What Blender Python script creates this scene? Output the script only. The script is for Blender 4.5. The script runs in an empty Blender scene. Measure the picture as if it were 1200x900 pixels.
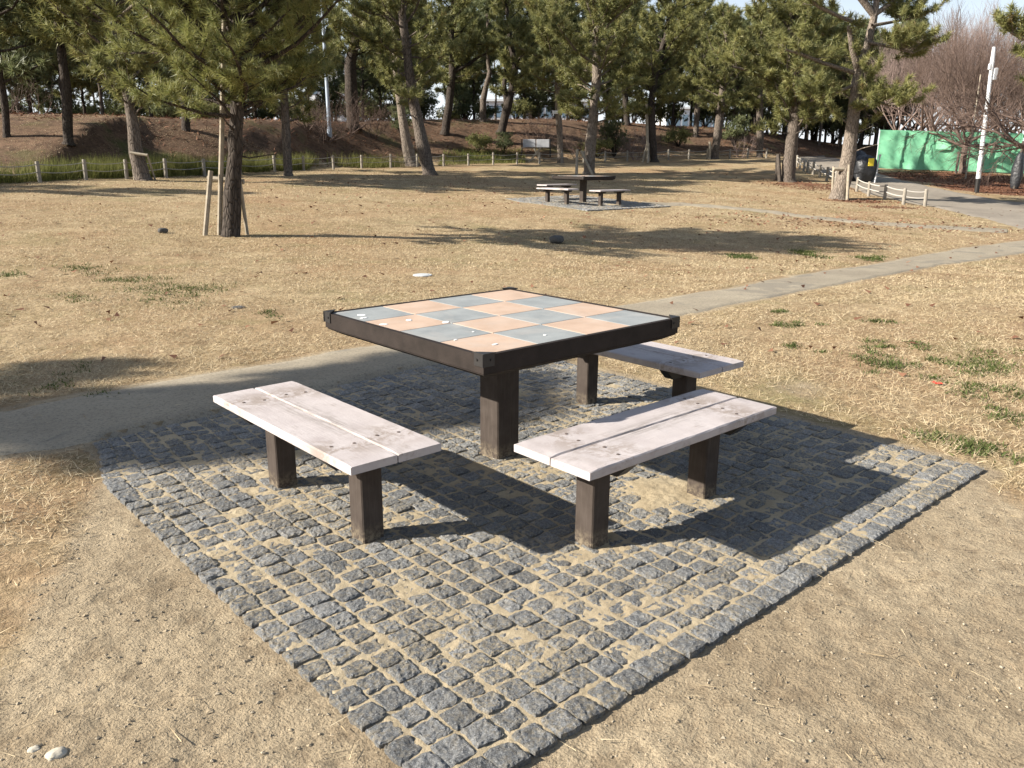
import bpy, math, random
import numpy as np
from mathutils import Matrix, Vector

rng = np.random.default_rng(7)
random.seed(7)
scene = bpy.context.scene
COL = scene.collection
V = np.array

# ------------------------------------------------------------------ camera frame
F = 961.4
PITCH, YAW, ROLL = 0.2679, 0.8416, 0.0055
CAM = V([-2.5377, -2.9322, 1.4232])
fw3 = V([math.cos(YAW) * math.cos(PITCH), math.sin(YAW) * math.cos(PITCH), -math.sin(PITCH)])
r0 = V([math.sin(YAW), -math.cos(YAW), 0.0])
u0 = np.cross(r0, fw3)
RT = r0 * math.cos(ROLL) + u0 * math.sin(ROLL)
UP = np.cross(RT, fw3)
FH = V([math.cos(YAW), math.sin(YAW)])
RH = V([math.sin(YAW), -math.cos(YAW)])
SH = V([1.60, -0.86])                    # shadow shift on the ground per metre of height


def ray(x, y):
    return fw3 * F + RT * (x - 600) + UP * (450 - y)


def smooth(t):
    t = np.clip(t, 0, 1)
    return t * t * (3 - 2 * t)


# ------------------------------------------------------------------ noise in numpy
def _hash(ix, iy, s):
    n = (ix.astype(np.int64) * 374761393 + iy.astype(np.int64) * 668265263 + s * 974711) & 0x7fffffff
    n = ((n ^ (n >> 13)) * 1274126177) & 0x7fffffff
    return ((n ^ (n >> 16)) & 0xffff) / 65535.0


def vnoise(x, y, s=0):
    x = np.asarray(x, float); y = np.asarray(y, float)
    ix = np.floor(x); iy = np.floor(y)
    fx = x - ix; fy = y - iy
    fx = fx * fx * (3 - 2 * fx); fy = fy * fy * (3 - 2 * fy)
    a = _hash(ix, iy, s); b = _hash(ix + 1, iy, s); c = _hash(ix, iy + 1, s); d = _hash(ix + 1, iy + 1, s)
    return (a * (1 - fx) + b * fx) * (1 - fy) + (c * (1 - fx) + d * fx) * fy


def fbm(x, y, o=4, s=0):
    r = 0; a = 0.5; t = 0
    for i in range(o):
        r = r + a * vnoise(x * 2 ** i, y * 2 ** i, s + i * 17); t += a; a *= 0.5
    return r / t * 2 - 1


# ------------------------------------------------------------------ terrain
PX0, PX1, PY0, PY1 = -1.62, 1.63, -1.69, 1.50     # the paved square
def xleft(y): return PX0 + .13 * smooth((np.asarray(y, float) - .75) / .75)
def ytop(x): return np.interp(x, [-1.62, .66, 1.63], [1.50, 1.69, 1.72])
FENCE_V = [-60, -30, -17, -10, -3.6, 3.4, 11, 15, 20, 27, 60]
FENCE_U = [15, 21, 29, 35, 39.5, 42, 47, 50, 56, 62, 66]
BERM_ON = False


def uv(x, y):
    dx = np.asarray(x) - CAM[0]; dy = np.asarray(y) - CAM[1]
    return dx * FH[0] + dy * FH[1], dx * RH[0] + dy * RH[1]


def W(u, v):
    return CAM[0] + u * FH[0] + v * RH[0], CAM[1] + u * FH[1] + v * RH[1]


def bermness(u, v):
    return smooth((u - np.interp(v, FENCE_V, FENCE_U) - 0.8) / 10.0)


PLO = [[-40, -6, -1.95, -1.62, .66, 1.63, 2.8, 6, 12, 16, 40], [1.9, 1.75, 1.55, 1.50, 1.69, 1.72, 1.70, 1.60, 1.37, 1.10, -1.0]]
PHI = [[-40, -6, -1.7, .58, 3, 6, 12, 16, 40], [2.9, 2.65, 2.48, 2.53, 2.55, 2.5, 2.25, 2.0, -.1]]


def path_y(x):
    """lower and upper edge of the foot path that runs along +x beside the square"""
    x = np.asarray(x, float)
    return np.interp(x, *PLO), np.interp(x, *PHI)


def rect_out(x, y):
    dx = np.maximum(np.maximum(xleft(y) - x, x - PX1), 0); dy = np.maximum(np.maximum(PY0 - y, y - PY1), 0)
    return np.hypot(dx, dy)


def T(x, y):
    x = np.asarray(x, float); y = np.asarray(y, float)
    u, v = uv(x, y)
    uu = np.minimum(u, 50 + (u - 50) * 0.15)
    s = np.where(uu < 12, 0, np.where(uu < 16, (uu - 12) ** 2 / 8.0, uu - 14))
    z = 0.043 * s
    z = z - 0.033 * np.clip(v + .5, -26, 24) * smooth((u - 8) / 6) * smooth((44 - u) / 18)      # the lawn also falls gently to the right
    if BERM_ON:
        z = z + bermness(u, v) * np.interp(v, [-20, 3, 15, 20, 27, 60], [1.55, 2.2, 2.0, 1.7, 1.1, 1.0])
        z = z + bermness(u, v) * 0.12 * fbm(x * 0.3, y * 0.3, 4, 5)
    # gentle lawn undulation away from the square and the path
    lo, hi = path_y(x)
    dp = np.maximum(np.maximum(lo - y, y - hi), 0)
    m = smooth((np.minimum(dp, rect_out(x, y)) - 0.15) / 1.2)
    z = z + m * 0.03 * fbm(x * 0.6, y * 0.6, 3, 11) + smooth((rect_out(x, y) - .02) / .25) * np.minimum(dp * 4, 1) * 0.010 * fbm(x * 5, y * 5, 3, 3)
    z = z + smooth((rect_out(x, y) - .01) / .06) * smooth((7 - u) / 2) * np.minimum(dp * 8, 1) * (.007 * fbm(x * 13, y * 13, 3, 6) + .004 * fbm(x * 37, y * 37, 2, 8))
    # soil sits a little below the stones, lowest along the front right edge
    front = smooth((-1.45 - y) / 0.25) * smooth((3.2 + y) / 0.9) * smooth((x + 2.0) / 0.5)
    near = smooth(1 - rect_out(x, y) / 0.5)
    z = z - 0.014 * near - 0.004 * front * smooth(1 - rect_out(x, y) / 1.3)
    inside = (x > xleft(y) + .10) & (x < PX1 - .10) & (y > PY0 + .10) & (y < ytop(x) + .10)
    z = np.where(inside, z - 0.05, z)
    return z


def Tf(x, y):
    return float(T(V([x]), V([y]))[0])


def at(px, py):
    """first point of the terrain on the line of sight through a pixel of the photograph"""
    d = ray(px, py); d = d / np.linalg.norm(d)
    ts = np.concatenate([np.arange(1.5, 12, .05), np.arange(12, 140, .1)])
    P = CAM + d * ts[:, None]
    below = P[:, 2] < T(P[:, 0], P[:, 1])
    k = int(np.argmax(below)) if below.any() else len(ts) - 1
    if ts[k] > 78:                    # grazes the crest: take the nearest approach
        gap = P[:, 2] - T(P[:, 0], P[:, 1]); gap[ts > 70] = 9; gap[ts < 25] = 9
        return CAM + d * ts[int(np.argmin(gap))]
    a, b = ts[max(k - 1, 0)], ts[k]
    for _ in range(20):
        m = (a + b) / 2; p = CAM + d * m
        if p[2] < Tf(p[0], p[1]): b = m
        else: a = m
    return CAM + d * b


for _it in range(2):      # the path's right-hand reach, read off the photograph on the sloping lawn
    _lo = [at(*q) for q in ((812, 368), (900, 350.5), (1000, 331), (1100, 311.5), (1200, 297), (1290, 285))]
    _hi = [at(*q) for q in ((745, 355), (850, 338), (960, 318), (1050, 304), (1130, 290), (1200, 281), (1270, 272))]
    PLO = [[-40, -6, -1.95, -1.62, .66, 1.63] + [p[0] for p in _lo] + [60], [1.9, 1.75, 1.55, 1.50, 1.69, 1.72] + [p[1] for p in _lo] + [_lo[-1][1]]]
    PHI = [[-40, -6, -1.7, .58] + [p[0] for p in _hi] + [60], [2.9, 2.65, 2.48, 2.53] + [p[1] for p in _hi] + [_hi[-1][1] + 1]]
print('PATH', [(round(float(p[0]), 1), round(float(p[1]), 1)) for p in _lo + _hi])
fx = [47, 101, 149, 195, 240, 282, 322, 356, 391, 424, 458, 489, 520, 549, 578, 606, 632, 658, 684, 709, 735, 760, 783, 807, 830, 855, 876, 898]
fy = np.interp(fx, [47, 101, 149, 195, 240, 322, 391, 458, 520, 578, 632, 709, 783, 830, 876, 905], [214, 211, 210, 208.5, 206.5, 201.5, 198.5, 196.5, 195, 193, 191.8, 189.8, 187.6, 186.4, 185.6, 185.2])
FENCE_P = [at(*q) for q in [(-60, 221), (-8, 217)] + list(zip(fx, fy))]
_fuv = [uv(p[0], p[1]) for p in FENCE_P]
print('FENCE', [(round(float(a), 1), round(float(b), 1)) for a, b in _fuv])
FENCE_V = [-70, -30] + [float(q[1]) for q in _fuv] + [22, 29, 60]
FENCE_U = [8, 17.5] + [float(q[0]) for q in _fuv] + [57, 62, 66]
BERM_ON = True


def depth_of(P):
    return float(uv(P[0], P[1])[0])


def PU(px, py, u):
    d = ray(px, py)
    return CAM + d * (u / (d[0] * FH[0] + d[1] * FH[1]))


def foot(px, py, u):
    p = PU(px, py, u)
    return V([p[0], p[1], Tf(p[0], p[1])])


# ------------------------------------------------------------------ materials
def srgb(r, g, b):
    f = lambda c: c / 12.92 if c <= 0.04045 else ((c + 0.055) / 1.055) ** 2.4
    return (f(r / 255), f(g / 255), f(b / 255), 1)


class NT:
    def __init__(s, name):
        s.m = bpy.data.materials.new(name); s.m.use_nodes = True
        s.t = s.m.node_tree; s.t.nodes.clear()
        s.out = s.n('ShaderNodeOutputMaterial')

    def n(s, typ, ins=None, **kw):
        nd = s.t.nodes.new(typ)
        for k, v in kw.items(): setattr(nd, k, v)
        for k, v in (ins or {}).items():
            sock = nd.inputs[k]
            if hasattr(v, 'bl_idname') and isinstance(v, bpy.types.NodeSocket): s.t.links.new(v, sock)
            else: sock.default_value = v
        return nd

    def coord(s):
        return s.n('ShaderNodeTexCoord').outputs['Object']

    def pos(s):
        return s.n('ShaderNodeNewGeometry').outputs['Position']

    def noise(s, vec, scale, detail=4, rough=.55, dist=0):
        return s.n('ShaderNodeTexNoise', {'Vector': vec, 'Scale': scale, 'Detail': detail, 'Roughness': rough, 'Distortion': dist}).outputs['Fac']

    def ramp(s, fac, stops):
        nd = s.n('ShaderNodeValToRGB', {'Fac': fac})
        e = nd.color_ramp.elements
        while len(e) < len(stops): e.new(0.5)
        for el, (p, c) in zip(e, stops):
            el.position = p; el.color = c if len(c) == 4 else (*c, 1)
        return nd.outputs['Color']

    def mapr(s, v, a, b, c=0.0, d=1.0):
        return s.n('ShaderNodeMapRange', {'Value': v, 'From Min': a, 'From Max': b, 'To Min': c, 'To Max': d}).outputs['Result']

    def math(s, op, a, b=0.0):
        nd = s.n('ShaderNodeMath', operation=op)
        for i, q in enumerate((a, b)):
            if isinstance(q, bpy.types.NodeSocket): s.t.links.new(q, nd.inputs[i])
            else: nd.inputs[i].default_value = q
        return nd.outputs[0]

    def mix(s, f, a, b, mode='MIX'):
        nd = s.n('ShaderNodeMix', data_type='RGBA', blend_type=mode)
        for k, q in ((0, f), (6, a), (7, b)):
            if isinstance(q, bpy.types.NodeSocket): s.t.links.new(q, nd.inputs[k])
            else: nd.inputs[k].default_value = q if k == 0 or len(q) == 4 else (*q, 1)
        return nd.outputs[2]

    def attr(s, name):
        return s.n('ShaderNodeAttribute', attribute_name=name).outputs['Fac']

    def bump(s, h, strength=.5, dist=.01, prev=None):
        ins = {'Height': h, 'Strength': strength, 'Distance': dist}
        if prev is not None: ins['Normal'] = prev
        return s.n('ShaderNodeBump', ins).outputs['Normal']

    def bsdf(s, color, rough=.9, normal=None, spec=.3, **kw):
        ins = {'Base Color': color, 'Roughness': rough, 'Specular IOR Level': spec}
        if normal is not None: ins['Normal'] = normal
        ins.update(kw)
        b = s.n('ShaderNodeBsdfPrincipled', ins)
        s.t.links.new(b.outputs[0], s.out.inputs['Surface'])
        return b


def c4(r, g, b): return (r, g, b, 1)


def mat_wood_dark(name, a, b, grain=.3):
    m = NT(name); co = m.coord()
    gv = m.n('ShaderNodeMapping', {'Vector': co, 'Scale': (1, 1, .07)}).outputs[0]
    n1 = m.noise(co, 14, 5); n2 = m.noise(gv, 110, 4, .65)
    col = m.mix(m.mapr(n1, .3, .7), a, b)
    col = m.mix(m.mapr(n2, .5, .7, 0, grain), col, (.10, .082, .07))
    zz = m.n('ShaderNodeSeparateXYZ', {'Vector': co}).outputs[2]
    spl = m.math('MULTIPLY', m.mapr(zz, .075, .0), m.mapr(m.noise(co, 45, 5, .75), .42, .6))
    col = m.mix(m.math('MULTIPLY', spl, .8), col, (.22, .18, .125))
    chips = m.mapr(m.noise(co, 75, 4, .75), .70, .76)
    col = m.mix(m.math('MULTIPLY', chips, .45), col, (.17, .145, .13))
    m.bsdf(col, .7, m.bump(n2 if grain else m.noise(co, 160, 3), .3, .004), .18)
    return m.m


def mat_metal_dark():
    m = NT('black_bracket_metal'); co = m.coord()
    col = m.mix(m.noise(co, 40, 3), (.012, .011, .011), (.022, .02, .019))
    m.bsdf(col, .5, m.bump(m.noise(co, 120, 3), .2, .003), .4)
    return m.m


def mat_seat():
    m = NT('weathered_whitewashed_wood'); co = m.coord()
    st = m.n('ShaderNodeMapping', {'Vector': co, 'Scale': (3, 40, 40)}).outputs[0]
    grain = m.noise(st, 3, 5, .6, .4)
    blot = m.noise(co, 5.5, 5, .62)
    col = m.mix(m.mapr(blot, .3, .7), (.35, .31, .303), (.45, .412, .405))
    col = m.mix(m.mapr(grain, .35, .75, 0, .22), col, (.31, .275, .265))
    # scuffed grey patches near the screws and along the gap
    worn = m.mapr(m.noise(co, 6.0, 7, .75), .54, .66)
    col = m.mix(m.math('MULTIPLY', worn, m.mapr(grain, .4, .6, .2, .8)), col, (.25, .215, .195))
    sep = m.n('ShaderNodeSeparateXYZ', {'Vector': co})
    ax = m.math('ABSOLUTE', sep.outputs[0]); ay = m.math('ABSOLUTE', sep.outputs[1])
    scr = m.math('MULTIPLY', m.mapr(m.math('ABSOLUTE', m.math('SUBTRACT', ax, .38)), .17, .03), m.mapr(m.noise(co, 8, 7, .78, .5), .46, .56))
    col = m.mix(m.math('MULTIPLY', scr, .9), col, (.235, .195, .17))
    mid = m.math('MULTIPLY', m.math('MULTIPLY', m.mapr(ay, .075, .012), m.mapr(ax, .40, .15)), m.mapr(m.noise(st, 1.4, 7, .8, .4), .45, .55))
    col = m.mix(m.math('MULTIPLY', mid, .9), col, (.21, .185, .17))
    dark = m.mapr(m.noise(st, 2.2, 6, .75, .6), .64, .72)
    col = m.mix(m.math('MULTIPLY', dark, .75), col, (.19, .165, .15))
    nm = m.bump(grain, .3, .005); nm = m.bump(m.noise(co, 130, 4), .25, .003, nm)
    m.bsdf(col, .75, nm, .25)
    return m.m


def mat_tile(name, a, b):
    m = NT(name); co = m.coord()
    n = m.noise(co, 7, 5, .6)
    col = m.mix(m.mapr(n, .3, .72), a, b)
    sp = m.mapr(m.noise(co, 240, 2, .6), .62, .7)
    col = m.mix(m.math('MULTIPLY', sp, .25), col, (.5, .47, .43))
    st = m.mapr(m.noise(co, 19, 4, .65, .5), .66, .76)
    col = m.mix(m.math('MULTIPLY', st, .35), col, (.24, .22, .2))
    lg = m.mapr(m.noise(co, 3.2, 6, .7, .7), .50, .68, 0, .4)
    col = m.mix(lg, col, (.36, .33, .30))
    m.bsdf(col, .88, m.bump(m.noise(co, 180, 3), .12, .002), .12)
    return m.m


def mat_plain(name, a, b, scale=20, rough=.8, bump=.2, bs=80, spec=.3, dist=.005):
    m = NT(name); co = m.coord()
    col = m.mix(m.mapr(m.noise(co, scale, 5, .6), .3, .7), a, b)
    m.bsdf(col, rough, m.bump(m.noise(co, bs, 4), bump, dist), spec)
    return m.m


def mat_granite():
    m = NT('split_grey_granite'); co = m.coord()
    isl = m.n('ShaderNodeNewGeometry').outputs['Random Per Island']
    col = m.ramp(isl, [(0, (.145, .152, .158)), (.5, (.21, .219, .225)), (1, (.31, .316, .318))])
    n = m.noise(co, 70, 5, .75)
    col = m.mix(m.mapr(n, .38, .66, 0, .85), col, (.07, .072, .076))
    fl = m.mapr(m.noise(co, 230, 2, .5), .57, .66)
    col = m.mix(m.math('MULTIPLY', fl, .6), col, (.46, .46, .45))
    dk = m.mapr(m.noise(co, 170, 2, .5), .40, .32)
    col = m.mix(m.math('MULTIPLY', dk, .7), col, (.04, .04, .042))
    dust = m.mapr(m.noise(co, 2.3, 5, .65), .40, .62, .08, .8)
    dust = m.math('MULTIPLY', dust, m.mapr(m.noise(co, 60, 5, .7), .44, .58))
    col = m.mix(dust, col, (.36, .30, .20))
    h = m.noise(co, 48, 8, .75, .2)
    nm = m.bump(h, 1.0, .022); nm = m.bump(m.noise(co, 210, 3, .65), .6, .005, nm)
    m.bsdf(col, .85, nm, .25)
    return m.m


def mat_sand():
    m = NT('joint_sand'); co = m.coord()
    col = m.mix(m.mapr(m.noise(co, 8, 4), .3, .7), (.33, .27, .18), (.41, .345, .24))
    sp = m.noise(co, 260, 3, .7)
    col = m.mix(m.mapr(sp, .4, .7, 0, .6), col, (.22, .17, .105))
    nm = m.bump(m.noise(co, 70, 5, .7), .7, .008); nm = m.bump(sp, .6, .004, nm)
    m.bsdf(col, .95, nm, .1)
    return m.m


def mat_ground():
    m = NT('park_ground'); co = m.pos()
    dirt = m.attr('dirt'); litter = m.attr('litter'); leaf = m.attr('leaf'); weed = m.attr('weed')
    # dry winter turf
    big = m.noise(co, .35, 4, .6); mid = m.noise(co, 2.2, 5, .65, .3)
    turf = m.mix(m.mapr(mid, .3, .72), (.24, .175, .102), (.45, .36, .225))
    turf = m.mix(m.mapr(big, .40, .64, 0, .75), turf, (.30, .195, .112))
    gr = m.mapr(m.noise(co, .7, 7, .75), .50, .66, 0, .65)
    turf = m.mix(gr, turf, (.185, .18, .085))
    rd = m.mapr(m.noise(co, .5, 6, .72, .4), .52, .66, 0, .6)
    turf = m.mix(rd, turf, (.27, .165, .095))
    fine = m.noise(co, 38, 4, .75)
    turf = m.mix(m.mapr(fine, .50, .30, 0, .75), turf, (.115, .078, .04))
    st2 = m.mapr(m.noise(co, 1.7, 6, .72, .6), .44, .30, 0, .7)
    turf = m.mix(st2, turf, (.185, .125, .07))
    tuf = m.noise(co, 9, 5, .75, .5)
    turf = m.mix(m.mapr(tuf, .50, .34, 0, .55), turf, (.135, .095, .048))
    turf = m.mix(m.mapr(fine, .56, .75, 0, .6), turf, (.56, .44, .26))
    # trodden soil
    d1 = m.noise(co, 1.1, 5, .6); d2 = m.noise(co, 22, 6, .72); d3 = m.noise(co, 120, 4, .75); d4 = m.noise(co, 7, 5, .65)
    soil = m.mix(m.mapr(d1, .35, .65), (.275, .216, .142), (.405, .328, .222))
    soil = m.mix(m.mapr(d4, .50, .34, 0, .6), soil, (.20, .15, .095))
    soil = m.mix(m.mapr(d2, .50, .32, 0, .5), soil, (.16, .12, .078))
    soil = m.mix(m.mapr(d3, .46, .32, 0, .85), soil, (.105, .082, .056))
    soil = m.mix(m.mapr(d3, .58, .74, 0, .65), soil, (.56, .48, .36))
    edge = m.math('ADD', dirt, m.mapr(m.noise(co, 3.4, 6, .72), 0, 1, -.42, .42))
    dm = m.mapr(edge, .36, .62)
    col = m.mix(dm, turf, soil)
    # needle litter on the bank
    l1 = m.noise(co, .9, 5, .65); l2 = m.noise(co, 7, 5, .75)
    l3 = m.noise(co, 3.0, 6, .8, .4)
    nl = m.mix(m.mapr(l1, .32, .68), (.095, .060, .040), (.19, .122, .08))
    nl = m.mix(m.mapr(l3, .50, .36, 0, .75), nl, (.05, .034, .022))
    nl = m.mix(m.mapr(l3, .58, .72, 0, .5), nl, (.26, .18, .115))
    nl = m.mix(m.mapr(l2, .5, .3, 0, .8), nl, (.045, .03, .02))
    nl = m.mix(m.mapr(l2, .60, .75, 0, .45), nl, (.27, .20, .135))
    nl = m.mix(m.mapr(m.noise(co, .45, 4, .6), .55, .66, 0, .65), nl, (.075, .075, .03))
    le = m.math('ADD', litter, m.mapr(m.noise(co, 1.1, 5, .7), 0, 1, -.4, .4))
    col = m.mix(m.mapr(le, .38, .62), col, nl)
    # fallen leaves
    lf = m.mix(m.mapr(m.noise(co, 11, 5, .8), .3, .7), (.07, .035, .024), (.22, .105, .06))
    lv = m.math('ADD', leaf, m.mapr(m.noise(co, 1.4, 6, .75), 0, 1, -.45, .45))
    col = m.mix(m.mapr(lv, .42, .62), col, lf)
    wd = m.math('ADD', weed, m.mapr(m.noise(co, .9, 5, .7), 0, 1, -.4, .4))
    col = m.mix(m.mapr(wd, .4, .65), col, (.06, .075, .02))
    h = m.math('ADD', m.math('MULTIPLY', d2, .9), m.math('MULTIPLY', d3, .35))
    vo = m.n('ShaderNodeTexVoronoi', {'Vector': co, 'Scale': 95.0, 'Randomness': 1.0}).outputs['Distance']
    nm = m.bump(h, .95, .022)
    nm = m.bump(m.mapr(vo, 0, .5, 1, 0), .35, .006, nm)
    nm = m.bump(d4, .3, .05, nm)
    m.bsdf(col, .95, nm, .1)
    return m.m


def mat_path():
    m = NT('worn_path_surface'); co = m.pos()
    n1 = m.noise(co, 1.1, 5, .65); n2 = m.noise(co, 60, 4, .75); n3 = m.noise(co, 230, 2, .6)
    col = m.mix(m.mapr(n1, .3, .7), (.235, .20, .15), (.34, .295, .22))
    col = m.mix(m.mapr(n2, .52, .34, 0, .7), col, (.12, .105, .08))
    col = m.mix(m.mapr(n3, .58, .7, 0, .4), col, (.45, .41, .34))
    st = m.mapr(m.noise(co, 1.1, 5, .65, .6), .55, .60, 0, .55)
    col = m.mix(st, col, (.165, .15, .125))
    m.bsdf(col, .92, m.bump(m.math('ADD', n2, m.math('MULTIPLY', n3, .5)), .5, .008), .15)
    return m.m


def mat_road():
    m = NT('park_road_asphalt'); co = m.pos()
    n1 = m.noise(co, .6, 5, .65); n2 = m.noise(co, 25, 4, .75)
    col = m.mix(m.mapr(n1, .3, .7), (.20, .175, .145), (.285, .25, .205))
    col = m.mix(m.mapr(n2, .5, .3, 0, .5), col, (.11, .098, .082))
    m.bsdf(col, .95, m.bump(n2, .3, .01), .08)
    return m.m


def mat_blades(name, stops, trans=.3):
    m = NT(name)
    isl = m.n('ShaderNodeNewGeometry').outputs['Random Per Island']
    big = m.noise(m.pos(), .75, 6, .7)
    sm = m.noise(m.pos(), 5.0, 4, .7)
    f = m.math('ADD', m.math('ADD', m.math('MULTIPLY', isl, .42), m.mapr(big, .34, .66, 0, .34)), m.mapr(sm, .3, .7, 0, .24))
    col = m.ramp(f, stops)
    d = m.n('ShaderNodeBsdfPrincipled', {'Base Color': col, 'Roughness': .75, 'Specular IOR Level': .2})
    t = m.n('ShaderNodeBsdfTranslucent', {'Color': col})
    x = m.n('ShaderNodeMixShader', {'Fac': trans})
    m.t.links.new(d.outputs[0], x.inputs[1]); m.t.links.new(t.outputs[0], x.inputs[2])
    m.t.links.new(x.outputs[0], m.out.inputs['Surface'])
    return m.m


def mat_needles(name, a, b, c, brown=.06):
    m = NT(name)
    g = m.n('ShaderNodeNewGeometry')
    isl = g.outputs['Random Per Island']
    clump = m.noise(m.pos(), 1.5, 4, .7)
    col = m.mix(m.mapr(clump, .38, .62), a, b)
    col = m.mix(m.mapr(isl, .3, 1, 0, .55), col, c)
    br = m.mapr(m.noise(m.pos(), 2.3, 3, .6), .66 - brown, .74 - brown)
    col = m.mix(m.math('MULTIPLY', br, .6), col, (.17, .10, .045))
    d = m.n('ShaderNodeBsdfPrincipled', {'Base Color': col, 'Roughness': .5, 'Specular IOR Level': .35})
    t = m.n('ShaderNodeBsdfTranslucent', {'Color': col})
    x = m.n('ShaderNodeMixShader', {'Fac': .36})
    m.t.links.new(d.outputs[0], x.inputs[1]); m.t.links.new(t.outputs[0], x.inputs[2])
    m.t.links.new(x.outputs[0], m.out.inputs['Surface'])
    return m.m


def mat_bark(name, a, b, dk):
    m = NT(name); co = m.coord()
    st = m.n('ShaderNodeMapping', {'Vector': co, 'Scale': (1, 1, .28)}).outputs[0]
    pl = m.n('ShaderNodeTexVoronoi', {'Vector': st, 'Scale': 19.0, 'Randomness': 1.0}, feature='DISTANCE_TO_EDGE').outputs['Distance']
    n = m.noise(st, 18, 5, .7)
    col = m.mix(m.mapr(n, .3, .7), a, b)
    pl = m.math('ADD', pl, m.mapr(m.noise(st, 30, 4, .7), 0, 1, -.06, .06))
    col = m.mix(m.mapr(pl, .10, .0, 0, .7), col, dk)
    nm = m.bump(m.mapr(pl, 0, .16), .7, .025); nm = m.bump(n, .5, .015, nm)
    m.bsdf(col, .92, nm, .15)
    return m.m


M = {}
M['dark'] = mat_wood_dark('dark_brown_paint', (.016, .012, .010), (.028, .021, .018), 0); M['darkpost'] = mat_wood_dark('brown_post_paint', (.038, .029, .024), (.058, .046, .039)); M['metal'] = mat_metal_dark(); M['seat'] = mat_seat()
M['pink'] = mat_tile('buff_pink_tile', (.36, .262, .198), (.45, .335, .26))
M['grey'] = mat_tile('blue_grey_tile', (.19, .205, .21), (.265, .28, .28))
M['grout'] = mat_plain('tile_grout', (.25, .22, .19), (.33, .3, .26))
M['white'] = mat_plain('dried_white_spatter', (.62, .62, .6), (.74, .74, .72))
M['bolt'] = mat_plain('rusty_bolt', (.06, .045, .04), (.12, .09, .075), 60, .6)
M['granite'] = mat_granite(); M['sand'] = mat_sand(); M['ground'] = mat_ground()
M['path'] = mat_path(); M['road'] = mat_road()
M['straw'] = mat_blades('dry_straw_grass', [(0, (.10, .07, .042)), (.2, (.26, .185, .108)), (.40, (.40, .31, .185)), (.58, (.56, .46, .30)), (.68, (.60, .505, .345)), (.76, (.32, .215, .13)), (.86, (.27, .245, .125)), (1, (.17, .175, .075))], .2)
M['weed'] = mat_blades('green_weeds', [(0, (.04, .058, .015)), (.5, (.075, .10, .028)), (1, (.15, .165, .055))], .3)
M['tall'] = mat_blades('tall_verge_grass', [(0, (.05, .06, .016)), (.5, (.15, .16, .045)), (1, (.34, .31, .12))], .35)
M['leafm'] = mat_blades('fallen_brown_leaves', [(0, (.06, .03, .02)), (.5, (.16, .075, .045)), (1, (.30, .17, .10))], .1)
M['needle_near'] = mat_needles('pine_needles_olive', (.080, .108, .030), (.235, .245, .075), (.45, .42, .18))
M['needle_far'] = mat_needles('pine_needles_mid', (.080, .100, .034), (.235, .235, .082), (.42, .385, .165))
M['needle_dark'] = mat_needles('pine_needles_dark', (.070, .095, .046), (.155, .175, .078), (.25, .25, .115), .02)
M['bark'] = mat_bark('pine_bark', (.095, .077, .063), (.185, .153, .127), (.022, .018, .015))
M['bark_pale'] = mat_bark('pale_pine_bark', (.15, .122, .10), (.265, .222, .18), (.045, .037, .03))
M['bark_dark'] = mat_bark('dark_pine_bark', (.040, .032, .027), (.085, .070, .058), (.013, .011, .009))
M['bark_dead'] = mat_bark('bare_tree_bark', (.11, .08, .065), (.19, .14, .115), (.05, .035, .03))
M['twig'] = mat_plain('mauve_brown_twigs', (.085, .058, .047), (.15, .105, .085), 2, .9)
M['twig_pale'] = mat_plain('pale_pinkish_twigs', (.19, .14, .12), (.28, .21, .185), 2, .9)
M['stake'] = mat_plain('weathered_stake_wood', (.24, .205, .155), (.36, .315, .245), 9, .9, .4, 40)
M['stake_dark'] = mat_plain('dark_stake_wood', (.06, .05, .04), (.11, .09, .075), 9, .9, .4, 40)
M['post'] = mat_plain('pale_fence_post', (.20, .18, .15), (.30, .27, .225), 12, .9, .4, 50)
M['rope'] = mat_plain('grey_rope', (.26, .25, .22), (.36, .34, .30), 50, .9)
M['ropewhite'] = mat_plain('white_rope', (.33, .31, .28), (.42, .40, .36), 50, .9)
def mat_sheet(name, a, b):
    m = NT(name); co = m.coord()
    col = m.mix(m.mapr(m.noise(co, 2.5, 5, .6), .3, .7), a, b)
    nm = m.bump(m.noise(co, 9, 4, .6), .35, .03)
    d = m.n('ShaderNodeBsdfPrincipled', {'Base Color': col, 'Roughness': .6, 'Specular IOR Level': .3, 'Normal': nm})
    t = m.n('ShaderNodeBsdfTranslucent', {'Color': col, 'Normal': nm})
    x = m.n('ShaderNodeMixShader', {'Fac': .35})
    m.t.links.new(d.outputs[0], x.inputs[1]); m.t.links.new(t.outputs[0], x.inputs[2]); m.t.links.new(x.outputs[0], m.out.inputs['Surface'])
    return m.m


M['green_sheet'] = mat_sheet('green_hoarding_sheet', (.18, .50, .30), (.25, .60, .37))
M['green_patch'] = mat_plain('pale_green_patch', (.27, .66, .40), (.31, .70, .44), 3, .55)
M['pole_white'] = mat_plain('white_painted_pole', (.62, .64, .66), (.74, .75, .76), 8, .5)
M['pole_blue'] = mat_plain('pale_blue_grey_pole', (.30, .36, .44), (.40, .46, .54), 8, .5)
M['black_sheet'] = mat_plain('black_plastic_sheet', (.012, .013, .016), (.03, .032, .036), 8, .45, .6, 12, .5, .05)
M['yellow'] = mat_plain('yellow_notice', (.66, .50, .03), (.74, .58, .05), 8, .6)
M['wall_white'] = mat_plain('white_far_wall', (.62, .63, .64), (.72, .73, .74), .3, .8)
M['window_blue'] = mat_plain('bluish_window_glass', (.10, .15, .20), (.16, .22, .28), .5, .2)
M['roof'] = mat_plain('pale_roof_sheet', (.5, .52, .54), (.6, .62, .64), .5, .6)
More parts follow.
